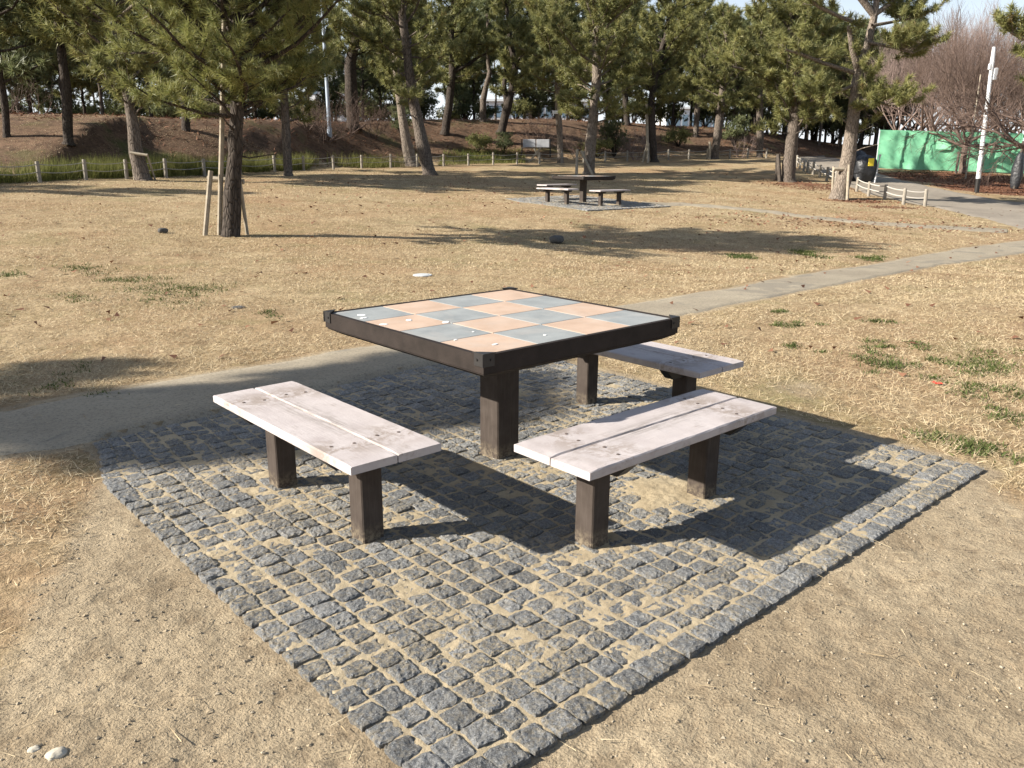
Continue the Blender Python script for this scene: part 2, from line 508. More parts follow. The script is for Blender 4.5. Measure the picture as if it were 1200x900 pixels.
M['board'] = mat_plain('pale_grey_board', (.42, .43, .45), (.52, .53, .55), 6, .6)
M['stone'] = mat_plain('dark_stone', (.05, .048, .045), (.11, .105, .1), 14, .9, .6, 30)
M['quartz'] = mat_plain('chalky_stone', (.36, .32, .25), (.5, .46, .38), 14, .9, .6, 40)
M['lidm'] = mat_plain('pale_lid_concrete', (.36, .38, .39), (.46, .48, .48), 12, .8)
M['redleaf'] = mat_plain('red_leaf', (.50, .04, .03), (.62, .08, .05), 30, .6)
M['clod'] = mat_plain('soil_clod', (.26, .205, .135), (.38, .31, .215), 40, .95, .6, 120)
M['twigdark'] = mat_plain('dark_twig', (.07, .05, .035), (.13, .095, .065), 30)
M['pebble'] = mat_blades('soil_pebbles', [(0, (.10, .085, .065)), (.5, (.30, .25, .18)), (.85, (.42, .36, .27)), (1, (.60, .56, .48))], 0)


# ------------------------------------------------------------------ mesh helpers
class MB:
    def __init__(s):
        s.v = []; s.f = []; s.mi = []; s.n = 0; s.cur = 0; s.tri = []      # tri: bulk (verts, faces) blocks

    def add(s, vs, fs):
        b = s.n
        s.v.extend([tuple(map(float, p)) for p in vs]); s.n += len(vs)
        for f in fs:
            s.f.append([b + i for i in f]); s.mi.append(s.cur)

    def box(s, c, size, rot=0.0, bev=0.0):
        """box with chamfered edges, turned about z"""
        x, y, z = [q / 2 for q in size]
        b = min(bev, x * .45, y * .45, z * .45)
        if b <= 0:
            vs = [(-x, -y, -z), (x, -y, -z), (x, y, -z), (-x, y, -z), (-x, -y, z), (x, -y, z), (x, y, z), (-x, y, z)]
            fs = [(3, 2, 1, 0), (4, 5, 6, 7), (0, 1, 5, 4), (1, 2, 6, 5), (2, 3, 7, 6), (3, 0, 4, 7)]
        else:
            vs = []; fs = []
            def ring(xx, yy, zz, bb): return [(-xx + bb, -yy, zz), (xx - bb, -yy, zz), (xx, -yy + bb, zz), (xx, yy - bb, zz), (xx - bb, yy, zz), (-xx + bb, yy, zz), (-xx, yy - bb, zz), (-xx, -yy + bb, zz)]
            for zz, o in ((-z, b), (-z + b, 0), (z - b, 0), (z, b)):
                vs += ring(x - o, y - o, zz, b)
            fs = [tuple(range(7, -1, -1)), tuple(range(24, 32))]
            for k in range(3):
                for i in range(8):
                    j = (i + 1) % 8
                    fs.append((k * 8 + i, k * 8 + j, k * 8 + 8 + j, k * 8 + 8 + i))
        cr, sr = math.cos(rot), math.sin(rot)
        vs = [(c[0] + p[0] * cr - p[1] * sr, c[1] + p[0] * sr + p[1] * cr, c[2] + p[2]) for p in vs]
        s.add(vs, fs)

    def tube(s, pts, rad, sides=8, cap=True):
        pts = [V(p, dtype=float) for p in pts]
        n = len(pts)
        if not hasattr(rad, '__len__'): rad = [rad] * n
        ref = None; rings = []
        for i in range(n):
            t = pts[min(i + 1, n - 1)] - pts[max(i - 1, 0)]
            t = t / (np.linalg.norm(t) + 1e-9)
            if ref is None:
                ref = np.cross(t, [0, 0, 1]) if abs(t[2]) < .9 else np.cross(t, [1, 0, 0])
            ref = ref - t * (ref @ t); ref = ref / (np.linalg.norm(ref) + 1e-9)
            bi = np.cross(t, ref)
            for k in range(sides):
                a = 2 * math.pi * k / sides
                rings.append(pts[i] + (ref * math.cos(a) + bi * math.sin(a)) * rad[i])
        fs = []
        for i in range(n - 1):
            for k in range(sides):
                j = (k + 1) % sides
                fs.append((i * sides + k, i * sides + j, (i + 1) * sides + j, (i + 1) * sides + k))
        if cap:
            fs.append(tuple(range(sides - 1, -1, -1)))
            fs.append(tuple((n - 1) * sides + k for k in range(sides)))
        s.add(rings, fs)

    def tris(s, verts):
        """bulk triangles, verts (N,3,3)"""
        s.tri.append(np.asarray(verts, np.float32).reshape(-1, 3))

    def build(s, name, mats, parent=None, origin=None, smooth=False, attrs=None):
        o = V(origin if origin is not None else (0, 0, 0), dtype=float)
        me = bpy.data.meshes.new(name)
        if s.tri:
            tv = np.concatenate(s.tri)
            allv = tv if not s.v else np.concatenate([np.asarray(s.v, np.float32), tv])
            allv = (allv - o.astype(np.float32))
            nb = len(s.v)
            nt = len(tv) // 3
            loops = [i for f in s.f for i in f]
            ls = np.concatenate([np.asarray(loops, np.int32), np.arange(nb, nb + nt * 3, dtype=np.int32)]) if loops else np.arange(nb, nb + nt * 3, dtype=np.int32)
            tot = np.concatenate([np.asarray([len(f) for f in s.f], np.int32), np.full(nt, 3, np.int32)])
            start = np.concatenate([[0], np.cumsum(tot)[:-1]]).astype(np.int32)
            me.vertices.add(len(allv)); me.vertices.foreach_set('co', allv.ravel())
            me.loops.add(len(ls)); me.loops.foreach_set('vertex_index', ls)
            me.polygons.add(len(tot)); me.polygons.foreach_set('loop_start', start)
            me.polygons.foreach_set('loop_total', tot)
            mi = np.concatenate([np.asarray(s.mi, np.int32), np.full(nt, s.cur, np.int32)])
            me.update(calc_edges=True)
            me.polygons.foreach_set('material_index', mi)
        else:
            me.from_pydata([tuple(V(p) - o) for p in s.v], [], s.f)
            me.polygons.foreach_set('material_index', s.mi)
        for m in (mats if isinstance(mats, (list, tuple)) else [mats]): me.materials.append(m)
        if smooth: me.polygons.foreach_set('use_smooth', [True] * len(me.polygons))
        me.update()
        ob = bpy.data.objects.new(name, me); COL.objects.link(ob)
        if parent is not None: ob.parent = parent
        elif origin is not None: ob.location = o
        return ob


def grid_mesh(name, X, Y, Z, mat, attrs=None, smooth=True, wrap=False):
    n, k = X.shape
    me = bpy.data.meshes.new(name)
    co = np.stack([X, Y, Z], -1).reshape(-1, 3).astype(np.float32)
    idx = np.arange(n * k).reshape(n, k)
    if wrap: idx = np.concatenate([idx, idx[:, :1]], 1)
    q = np.stack([idx[:-1, :-1], idx[:-1, 1:], idx[1:, 1:], idx[1:, :-1]], -1).reshape(-1, 4).astype(np.int32)
    me.vertices.add(len(co)); me.vertices.foreach_set('co', co.ravel())
    me.loops.add(q.size); me.loops.foreach_set('vertex_index', q.ravel())
    me.polygons.add(len(q)); me.polygons.foreach_set('loop_start', np.arange(0, q.size, 4, dtype=np.int32))
    me.polygons.foreach_set('loop_total', np.full(len(q), 4, np.int32))
    me.update(calc_edges=True)
    me.polygons.foreach_set('use_smooth', np.full(len(q), smooth))
    for a, val in (attrs or {}).items():
        at_ = me.attributes.new(a, 'FLOAT', 'POINT'); at_.data.foreach_set('value', np.asarray(val, np.float32).ravel())
    me.materials.append(mat); me.update()
    ob = bpy.data.objects.new(name, me); COL.objects.link(ob)
    return ob


def tag(o, label=None, cat=None, group=None, kind=None):
    if label: o['label'] = label
    if cat: o['category'] = cat
    if group: o['group'] = group
    if kind: o['kind'] = kind
    return o


def empty(name, loc, label, cat, group=None, rz=0.0):
    o = bpy.data.objects.new(name, None); COL.objects.link(o)
    o.location = tuple(map(float, loc)); o.rotation_euler = (0, 0, rz); o.empty_display_size = .2
    return tag(o, label, cat, group)


def copy_tree(o, parent=None):
    c = o.copy(); COL.objects.link(c)
    if parent is not None: c.parent = parent
    for ch in list(o.children): copy_tree(ch, c)
    return c


# ------------------------------------------------------------------ world, sun, camera
w = bpy.data.worlds.new('World'); scene.world = w; w.use_nodes = True
nt = w.node_tree; bg = nt.nodes['Background']
sky = nt.nodes.new('ShaderNodeTexSky'); sky.sky_type = 'NISHITA'; sky.sun_disc = False
SUN = Vector((-SH[0], -SH[1], 1.0)).normalized()
sky.sun_elevation = math.asin(SUN.z); sky.sun_rotation = math.atan2(SUN.x, SUN.y)
sky.air_density = 1.0; sky.dust_density = 1.0; sky.ozone_density = 1.0
tc = nt.nodes.new('ShaderNodeTexCoord'); sx = nt.nodes.new('ShaderNodeSeparateXYZ'); nt.links.new(tc.outputs['Generated'], sx.inputs[0])
mp = nt.nodes.new('ShaderNodeMapping'); mp.inputs['Scale'].default_value = (2.2, 2.2, 6.0); nt.links.new(tc.outputs['Generated'], mp.inputs[0])
cn = nt.nodes.new('ShaderNodeTexNoise'); cn.inputs['Scale'].default_value = 1.6; cn.inputs['Detail'].default_value = 6; nt.links.new(mp.outputs[0], cn.inputs['Vector'])
c1 = nt.nodes.new('ShaderNodeMapRange'); c1.inputs['From Min'].default_value = .46; c1.inputs['From Max'].default_value = .66; c1.inputs['To Max'].default_value = .6; nt.links.new(cn.outputs['Fac'], c1.inputs['Value'])
h1 = nt.nodes.new('ShaderNodeMapRange'); h1.inputs['From Min'].default_value = .30; h1.inputs['From Max'].default_value = .02; h1.inputs['To Max'].default_value = .85; nt.links.new(sx.outputs['Z'], h1.inputs['Value'])
mx = nt.nodes.new('ShaderNodeMath'); mx.operation = 'MAXIMUM'; nt.links.new(c1.outputs[0], mx.inputs[0]); nt.links.new(h1.outputs[0], mx.inputs[1])
mc = nt.nodes.new('ShaderNodeMix'); mc.data_type = 'RGBA'; nt.links.new(mx.outputs[0], mc.inputs[0]); nt.links.new(sky.outputs[0], mc.inputs[6]); mc.inputs[7].default_value = (7.6, 8.0, 8.6, 1)
nt.links.new(mc.outputs[2], bg.inputs[0]); bg.inputs[1].default_value = 0.06
L = bpy.data.lights.new('sun', 'SUN'); L.energy = 5.0; L.angle = math.radians(.53); L.color = (1.0, .93, .82)
lo_ = bpy.data.objects.new('sun', L); COL.objects.link(lo_)
lo_.rotation_euler = (-SUN).to_track_quat('-Z', 'Y').to_euler(); lo_.location = (0, 0, 30)
cd = bpy.data.cameras.new('camera'); co_ = bpy.data.objects.new('camera', cd); COL.objects.link(co_)
cd.sensor_width = 36; cd.lens = F * 36 / 1200; cd.clip_end = 3000; cd.clip_start = .05
co_.matrix_world = Matrix(((RT[0], UP[0], -fw3[0], CAM[0]), (RT[1], UP[1], -fw3[1], CAM[1]), (RT[2], UP[2], -fw3[2], CAM[2]), (0, 0, 0, 1)))
scene.camera = co_
vs = scene.view_settings; vs.view_transform = 'Standard'; vs.look = 'None'; vs.gamma = 1; vs.exposure = 1.36
vs.use_curve_mapping = False

# ------------------------------------------------------------------ ground masks
gL0, gL1 = at(118, 560), at(-10, 800)
gR0, gR1 = at(1120, 540), at(1230, 610)


def side(x, y, a, b):
    d = b[:2] - a[:2]; d = d / np.linalg.norm(d)
    return (x - a[0]) * d[1] - (y - a[1]) * d[0]


def dirt_mask(x, y):
    sl = side(x, y, gL0, gL1)      # sign fixed below
    sr = side(x, y, gR0, gR1)
    tl = side(V([-.9]), V([-2.2]), gL0, gL1)[0]; tr = side(V([-.9]), V([-2.2]), gR0, gR1)[0]
    sl = sl * np.sign(tl); sr = sr * np.sign(tr)
    u_, v_ = uv(x, y)
    d = np.minimum(np.minimum(sl, sr), 3.75 - u_)
    m = smooth((d + .30) / .6)
    # worn spot behind the right bench and a worn margin round the square
    wp = at(935, 455)
    m = np.maximum(m, .62 * smooth(1 - np.hypot(x - wp[0], (y - wp[1])) / .55))
    m = np.maximum(m, .75 * smooth(1 - rect_out(x, y) / .22) * (x > -1.55))
    lo, hi = path_y(x)
    dp = np.maximum(np.maximum(lo - y, y - hi), 0)
    m = np.maximum(m, .6 * smooth(1 - dp / .12))
    return m


ROAD_L = [(1225, 278), (1150, 257), (1090, 243), (1062, 239), (1036, 232), (1014, 228), (1000, 222), (985, 215), (966, 206), (950, 198), (941, 193), (934, 189), (925, 184.5)]
ROAD_R = [(1250, 240), (1170, 233.5), (1110, 222), (1090, 218), (1070, 213), (1050, 208), (1032, 203), (1020, 199), (1006, 195), (1000, 191), (994, 188), (985, 186), (968, 182.5)]
SIDE_A = [(752, 236.0), (800, 237.0), (850, 241.0), (900, 246.0), (960, 253.0), (1020, 259), (1080, 263), (1140, 266.5), (1180, 268)]
SIDE_B = [(752, 240.5), (800, 241.5), (850, 245.5), (900, 250.5), (960, 258.0), (1020, 264), (1080, 268), (1140, 272), (1180, 274)]


def polyline_pts(A): return V([at(*p) for p in A])


RL, RR = polyline_pts(ROAD_L), polyline_pts(ROAD_R)
SA, SB = polyline_pts(SIDE_A), polyline_pts(SIDE_B)


def in_poly(x, y, P):
    x = np.asarray(x); y = np.asarray(y); r = np.zeros(x.shape, bool); n = len(P)
    for i in range(n):
        x0, y0 = P[i][:2]; x1, y1 = P[(i + 1) % n][:2]
        c = ((y0 > y) != (y1 > y)) & (x < (x1 - x0) * (y - y0) / (y1 - y0 + 1e-12) + x0)
        r ^= c
    return r


ROADPOLY = np.concatenate([RL, RR[::-1]]); SIDEPOLY = np.concatenate([SA, SB[::-1]])


def blob(x, y, px, py, rx, ry):
    """soft oval on the lawn, rx across the view, ry along it (metres)"""
    p = at(px, py); u, v = uv(x, y); pu, pv = uv(p[0], p[1])
    return smooth(1.4 - np.hypot((v - pv) / rx, (u - pu) / ry))


def leaf_mask(x, y):
    m = blob(x, y, 1120, 208, 4.2, 2.6)
    m = np.maximum(m, blob(x, y, 1180, 222, 3.0, 2.2))
    m = np.maximum(m, .85 * blob(x, y, 1005, 236, 1.3, .7))
    m = np.maximum(m, .8 * blob(x, y, 1045, 243, 1.1, .5))
    m = np.maximum(m, .6 * blob(x, y, 950, 218, 2.0, 2.5))
    m = np.maximum(m, .42 * blob(x, y, 1000, 262, 5.0, 1.6))
    return m


# ------------------------------------------------------------------ ground sheet (rings round the viewpoint)
ths = np.concatenate([np.linspace(-.78, .78, 250), np.linspace(.80, 2 * math.pi - .80, 60)])
rs = np.concatenate([[.02], np.geomspace(.25, 1.45, 14), np.geomspace(1.5, 6, 200), np.geomspace(6.1, 900, 230)])
rr, tt = np.meshgrid(rs, ths, indexing='ij')
Xg, Yg = W(rr * np.cos(tt), rr * np.sin(tt))
Zg = T(Xg, Yg)
ug, vg = uv(Xg, Yg)
bm_ = bermness(ug, vg)
lit = smooth(bm_ * 3.5) + 0
lit = np.where(ug > 56, 1.0, lit)
weedm = blob(Xg, Yg, 60, 203, 8, 1.0) * .35
weedm = np.maximum(weedm, .75 * blob(Xg, Yg, 575, 186, 2.5, 1.6)); weedm = np.maximum(weedm, .5 * blob(Xg, Yg, 220, 196, 4, 1.5))
ground = grid_mesh('ground', Xg, Yg, Zg, M['ground'], dict(dirt=dirt_mask(Xg, Yg), litter=lit, leaf=leaf_mask(Xg, Yg), weed=weedm), True, True)
tag(ground, kind='structure')

# foot path, road and side path: sheets a little above the ground
xs = np.linspace(-9, 34, 700)
lo, hi = path_y(xs)
inb = (xs > PX0 - .1) & (xs < PX1 + .05)
lo = lo - .012 * inb + (1 - .8 * inb) * .05 * fbm(xs * 2.2, xs * 0, 4, 21) + .02 * fbm(xs * 9, xs * 0, 3, 22); hi = hi + .07 * fbm(xs * 1.8, xs * 0, 4, 23) + .02 * fbm(xs * 9, xs * 0, 3, 24)
ts = np.linspace(0, 1, 14)
Xp = np.repeat(xs[:, None], 14, 1); Yp = lo[:, None] * (1 - ts) + hi[:, None] * ts
Zp = T(Xp, Yp) + .010
Zp[:, 0] -= .03; Zp[:, -1] -= .03
p_ob = grid_mesh('footpath', Xp, Yp, np.where((Xp > PX0 - .1) & (Xp < PX1 + .1) & (Yp < ytop(Xp) + .05), np.minimum(Zp, -.012), Zp), M['path'])
tag(p_ob, kind='structure')


def ribbon(name, A, B, mat, lift, n=160, k=12, wob=.05):
    A = V(A)[:, :2]; B = V(B)[:, :2]
    t = np.linspace(0, 1, n); ti = np.linspace(0, 1, len(A))
    a = np.stack([np.interp(t, ti, A[:, i]) for i in (0, 1)], -1); b = np.stack([np.interp(t, ti, B[:, i]) for i in (0, 1)], -1)
    d = b - a; ln = np.linalg.norm(d, axis=1, keepdims=True) + 1e-6
    a = a + d / ln * (wob * fbm(t * 40, t * 0, 3, 31))[:, None]; b = b + d / ln * (wob * fbm(t * 40, t * 0, 3, 37))[:, None]
    s = np.linspace(0, 1, k)
    X = a[:, :1] * (1 - s) + b[:, :1] * s; Y = a[:, 1:] * (1 - s) + b[:, 1:] * s
    Z = T(X, Y) + lift
    Z[:, 0] -= lift + .03; Z[:, -1] -= lift + .03
    o = grid_mesh(name, X, Y, Z, mat); tag(o, kind='structure'); return o


ribbon('road', RL, RR, M['road'], .022, 200, 14, .12)
ribbon('side_path', SA, SB, M['path'], .014, 160, 6, .1)


# ------------------------------------------------------------------ paving of split granite setts
def stone(mb, cx, cy, wx, wy, top, seed, res=10, tilt=.010, clip=None):
    r = np.random.default_rng(seed)
    s = np.linspace(-1, 1, res); s = np.sign(s) * abs(s) ** .8
    gx, gy = np.meshgrid(s, s, indexing='ij')
    rad = np.maximum(abs(gx), abs(gy))
    # outline with irregular sides and slightly broken corners
    ox, oy = r.random(2) * 50
    corner = np.clip((abs(gx) + abs(gy)) - 1.62, 0, 1) * r.uniform(.05, .2)
    rx = gx * wx / 2 * (1 - corner) + rad ** 3 * .0036 * fbm(gx * 1.6 + ox, gy * 1.6 + oy, 3, 5) * 1.6
    ry = gy * wy / 2 * (1 - corner) + rad ** 3 * .0036 * fbm(gx * 1.6 + oy, gy * 1.6 + ox, 3, 9) * 1.6
    z = top - .0034 * smooth((rad - .82) / .18) + .0042 * fbm(gx * 1.3 + ox, gy * 1.3 + oy, 3, 2) + .0040 * fbm(gx * 3.7 + oy, gy * 3.7 + ox, 3, 4) + gx * r.normal(0, tilt) * wx * 2 + gy * r.normal(0, tilt) * wy * 2
    a = r.normal(0, .035)
    X = cx + rx * math.cos(a) - ry * math.sin(a); Y = cy + rx * math.sin(a) + ry * math.cos(a)
    vs = list(zip(X.ravel(), Y.ravel(), z.ravel())); fs = []
    for i in range(res - 1):
        for j in range(res - 1):
            k = i * res + j; fs.append((k, k + res, k + res + 1, k + 1))
    per = [i * res for i in range(res)] + [(res - 1) * res + j for j in range(1, res)] + [i * res + res - 1 for i in range(res - 2, -1, -1)] + [j for j in range(res - 2, 0, -1)]
    n0 = len(vs); m = len(per)
    for p in per:
        x_, y_, z_ = vs[p]; vs.append((cx + (x_ - cx) * .985, cy + (y_ - cy) * .985, -.075))
    for i in range(m):
        j = (i + 1) % m; fs.append((per[i], n0 + i, n0 + j, per[j]))
    mb.add(vs, fs)


def paving(name):
    mb = MB(); r = np.random.default_rng(11); sd = 0
    # edging course along the front, columns running away from it
    y0 = PY0 + .094
    x = PX0; xs_ = [x]
    while xs_[-1] < PX1 - .06: xs_.append(xs_[-1] + .0903 + r.normal(0, .0025))
    xs_[-1] = PX1
    for k in range(len(xs_) - 1):
        x, wd = xs_[k], xs_[k + 1] - xs_[k]
        stone(mb, x + wd / 2 + r.normal(0, .004), PY0 + .045, wd - .008, .088, r.normal(.001, .002), sd); sd += 1
        y = y0 + r.uniform(-.002, .010)
        yt = float(ytop(x + wd / 2))
        while y < yt - .02:
            ln = .0895 + r.normal(0, .0055)
            if y + ln > yt - .03: ln = yt - y
            gap = .0085 + abs(r.normal(0, .0026)); gx_ = (.005 if k == 0 else .0085) + abs(r.normal(0, .0022))
            wp_ = lambda q: q + (float(xleft(y + ln / 2)) - PX0) * max(0, (PX1 - q) / (PX1 - PX0)) ** 6
            xa, xb = wp_(x), wp_(x + wd)
            stone(mb, (xa + xb) / 2 + .004 * math.sin(y * 2.1 + k), y + ln / 2, xb - xa - gx_, ln - gap, r.normal(0, .0020) - (.004 if r.random() < .06 else 0), sd); sd += 1
            y += ln
    ob = mb.build(name, M['granite'], None, None, False)
    return ob


pv = paving('paving')
tag(pv, kind='structure')
gx = np.linspace(PX0 + .012, PX1 - .012, 420); gy = np.linspace(PY0 + .012, PY1 - .012, 420)
GX, GY = np.meshgrid(gx, gy, indexing='ij')
GY = PY0 + .012 + (GY - PY0 - .012) / (PY1 - PY0 - .024) * (ytop(GX) - PY0 - .020)
GX = GX + (xleft(GY) - PX0) * np.clip((PX1 - GX) / (PX1 - PX0), 0, 1) ** 6
heap = np.zeros_like(GX)
for px, py, rad, hgt in ((778, 592, .26, .0095), (740, 566, .15, .005), (600, 562, .24, .0035), (655, 555, .16, .0035), (735, 430, .35, .002), (640, 475, .3, .002), (695, 642, .10, .004), (826, 585, .10, .005), (425, 634, .09, .003), (582, 538, .13, .004)):
    p = at(px, py); heap = np.maximum(heap, hgt * smooth(1.25 - np.hypot(GX - p[0], GY - p[1]) / rad))
edge_ = np.minimum(np.minimum(GX - xleft(GY), PX1 - GX), np.minimum(GY - PY0, ytop(GX) - GY))
GZ = -.0050 + heap * (1 + .7 * fbm(GX * 11, GY * 11, 4, 41)) + .0025 * fbm(GX * 75, GY * 75, 2, 44) + .0022 * fbm(GX * 3, GY * 3, 3, 42) + .0035 * fbm(GX * 28, GY * 28, 3, 43)
GZ = np.where(edge_ < .02, np.minimum(GZ, -.012), GZ)
GZ[0, :] = GZ[-1, :] = -.08; GZ[:, 0] = GZ[:, -1] = -.08
sand = grid_mesh('joint_sand', GX, GY, GZ, M['sand']); tag(sand, kind='structure')


# ------------------------------------------------------------------ table and benches
TH = 0.7007
def make_table(loc, label, rz=0.0):
    t = empty('checkerboard_table', loc, label, 'table', 'checkerboard park tables', rz)
    h = .6
    # dark frame: four mitred rails with a bevelled lower lip
    mb = MB()
    prof = [(0, TH), (0, TH - .072), (-.006, TH - .074), (-.006, TH - .079), (-.052, TH - .104), (-.14, TH - .104), (-.14, TH - .035), (-.022, TH - .035), (-.022, TH)]
    for s in range(4):
        a = s * math.pi / 2
        ca, sa = math.cos(a), math.sin(a)
        vs = []
        for e in (-1, 1):
            for (o, z) in prof:
                x, y = (h + o), e * (h + o)
                vs.append((x * ca - y * sa, x * sa + y * ca, z))
        n = len(prof)
        mb.add(vs, [(i, (i + 1) % n, n + (i + 1) % n, n + i) for i in range(n)])
    mb.build('frame', M['dark'], t)
    # tiles
    mb = MB(); iw = h - .024; st = 2 * iw / 4
    mb.cur = 2; mb.box((0, 0, TH - .022), (2 * iw + .004, 2 * iw + .004, .03))
    for i in range(4):
        for j in range(4):
            mb.cur = 0 if (i + j) % 2 == 0 else 1
            mb.box((-iw + st * (i + .5), -iw + st * (j + .5), TH - .018), (st - .004, st - .004, .032), 0, .0015)
    mb.cur = 3; r = np.random.default_rng(5)
    spots = [(-.50, .43, .030), (-.53, .36, .022), (-.545, .17, .024), (-.40, .18, .026), (-.30, .03, .030), (-.5, -.30, .012), (-.43, -.47, .018), (-.15, -.47, .011), (-.34, -.22, .008)]
    for (x, y, rad) in spots:
        n = 18; ang = np.linspace(0, 2 * math.pi, n, endpoint=False)
        rr_ = rad * .72 * (.9 + .2 * r.random(n) + .25 * np.sin(ang * 2 + r.random() * 6))
        vs = [(x + q * math.cos(a), y + q * math.sin(a) * .8, TH - .0012) for q, a in zip(rr_, ang)]
        vs += [(x + .8 * (p[0] - x), y + .8 * (p[1] - y), TH + .0006) for p in vs]
        mb.add(vs, [tuple(range(n, 2 * n))] + [(i, (i + 1) % n, n + (i + 1) % n, n + i) for i in range(n)])
    mb.build('tile_top', [M['pink'], M['grey'], M['grout'], M['white']], t)
    # corner brackets: metal angle wrapped round each corner, a small triangular cap on top and two screws
    for sx, sy in ((-1, -1), (1, -1), (1, 1), (-1, 1)):
        mb = MB(); g = .004
        X = lambda d: sx * (h + d); Y = lambda d: sy * (h + d)
        mb.box((X(-.024 + g / 2), Y(g / 2 + .0005), TH - .020), (.056 + g, g, .050))
        mb.box((X(g / 2 + .0005), Y(-.026), TH - .020), (g, .052, .050))
        cap = [(X(.005), Y(.005), TH + .003), (X(-.060), Y(.005), TH + .003), (X(.005), Y(-.060), TH + .003)]
        cap += [(p[0], p[1], TH + .008) for p in cap]
        mb.add(cap, [(0, 1, 2), (3, 4, 5), (0, 1, 4, 3), (1, 2, 5, 4), (2, 0, 3, 5)])
        for d in (-.035,):
            mb.tube([(X(d), Y(.0045), TH - .02), (X(d), Y(.0085), TH - .02)], .005, 8)
            mb.tube([(X(.0045), Y(d), TH - .02), (X(.0085), Y(d), TH - .02)], .005, 8)
        mb.build('corner_bracket', M['metal'], t)
    mb = MB(); mb.box((0, 0, (TH - .05) / 2 - .02), (.140, .140, TH - .05 + .04), 0, .006); mb.build('post', M['darkpost'], t)
    mb = MB(); mb.box((0, 0, TH - .075), (.9, .09, .06), 0, .004); mb.build('cross_beam', M['dark'], t)
    mb = MB(); mb.box((0, .275, TH - .078), (.09, .40, .06), 0, .004); mb.box((0, -.275, TH - .078), (.09, .40, .06), 0, .004); mb.build('cross_beam', M['dark'], t)
    return t


LB, WB, HB = 1.1705, .3876, .403
def make_bench(loc, label, rz):
    """long side along local x"""
    b = empty('wooden_bench', loc, label, 'bench', 'benches round the checkerboard tables', rz)
    pw = (WB - .006) / 2; th = .036
    for s in (-1, 1):
        mb = MB()
        # plank with eased edges, split lengthwise so that the top can be slightly cupped
        y0 = s * (pw / 2 + .003)
        n = 26; xs_ = np.linspace(-LB / 2, LB / 2, n)
        prof = [(-pw / 2 + .004, 0), (pw / 2 - .004, 0), (pw / 2, .004), (pw / 2, th - .005), (pw / 2 - .005, th), (0, th - .0008), (-pw / 2 + .005, th), (-pw / 2, th - .005), (-pw / 2, .004)]
        k = len(prof); vs = []; r = np.random.default_rng(3 + s)
        for i, x in enumerate(xs_):
            e = (1 if i in (0, n - 1) else 0) * .003
            for (yy, zz) in prof:
                vs.append((x, y0 + yy * (1 - e) + r.normal(0, .0004), HB - th + min(max(zz, e), th - e) + r.normal(0, .0003)))
        fs = []
        for i in range(n - 1):
            for j in range(k):
                q = (j + 1) % k; fs.append((i * k + j, i * k + q, (i + 1) * k + q, (i + 1) * k + j)[::-1])
        fs.append(tuple(range(k))[::-1]); fs.append(tuple((n - 1) * k + j for j in range(k)))
        mb.add(vs, fs)
        mb.cur = 1
        for ex in (-1, 1):
            for q in (-.042, .042):
                cx, cy = ex * .372 + ex * .0 + q * .25, y0 + q
                mb.tube([(cx, cy, HB - .004), (cx, cy, HB + .0012)], .0068, 10)
        mb.build('seat_plank', [M['seat'], M['bolt']], b)
    for ex in (-1, 1):
        mb = MB(); mb.box((ex * .3549, 0, (HB - th) / 2 - .03), (.094, .094, HB - th + .058), 0, .005); mb.build('leg', M['darkpost'], b)
        mb = MB()
        for (y0, y1) in ((-.188, -.0475), (.0475, .188)):
            out = y0 if y0 < 0 else y1; inn = y1 if y0 < 0 else y0
            sgn = -1 if y0 < 0 else 1
            vs = []
            for x in (-.028, .028):
                vs += [(ex * .3549 + x, inn, HB - th - .0015), (ex * .3549 + x, out, HB - th - .0015), (ex * .3549 + x, out - sgn * .05, HB - th - .052), (ex * .3549 + x, inn, HB - th - .052)]
            mb = MB(); mb.add(vs, [(0, 1, 2, 3), (7, 6, 5, 4), (0, 4, 5, 1), (1, 5, 6, 2), (2, 6, 7, 3), (3, 7, 4, 0)])
            mb.build('batten', M['metal'], b)
    return b


HP = math.pi / 2
table = make_table((0, 0, 0), 'large square checkerboard table with pink and grey tiles on the nearer cobbled square')
bA = make_bench((-1.0011, -.0165, 0), 'scuffed whitewashed bench left of the near table, fully in sun', HP)
bB = copy_tree(bA); bB.location = (-.0239, -.9797, 0); bB.rotation_euler = (0, 0, 0)
bB['label'] = 'pale bench in front of the near table, half shaded by its tabletop'
bC = copy_tree(bA); bC.location = (.9872, -.0227, 0); bC.rotation_euler = (0, 0, -HP)
bC['label'] = 'bench partly hidden behind the right corner of the near table'
# the far set
p2 = at(683, 237.5)
table2 = copy_tree(table); table2.location = tuple(p2); table2.rotation_euler = (0, 0, math.radians(-1.7))
table2['label'] = 'small looking square table far off on the lawn with grey paving'
for (dx, dy, rz, lab) in ((-1.0, -.02, HP, 'bench at the left front of the far lawn table'), (-.02, -.98, 0, 'bench at the right front of the far lawn table'), (0, 1.0, 0, 'bench behind the far lawn table, seen over the left front bench')):
    o = copy_tree(bA); o.location = (p2[0] + dx, p2[1] + dy, Tf(p2[0] + dx, p2[1] + dy)); o.rotation_euler = (0, 0, rz); o['label'] = lab
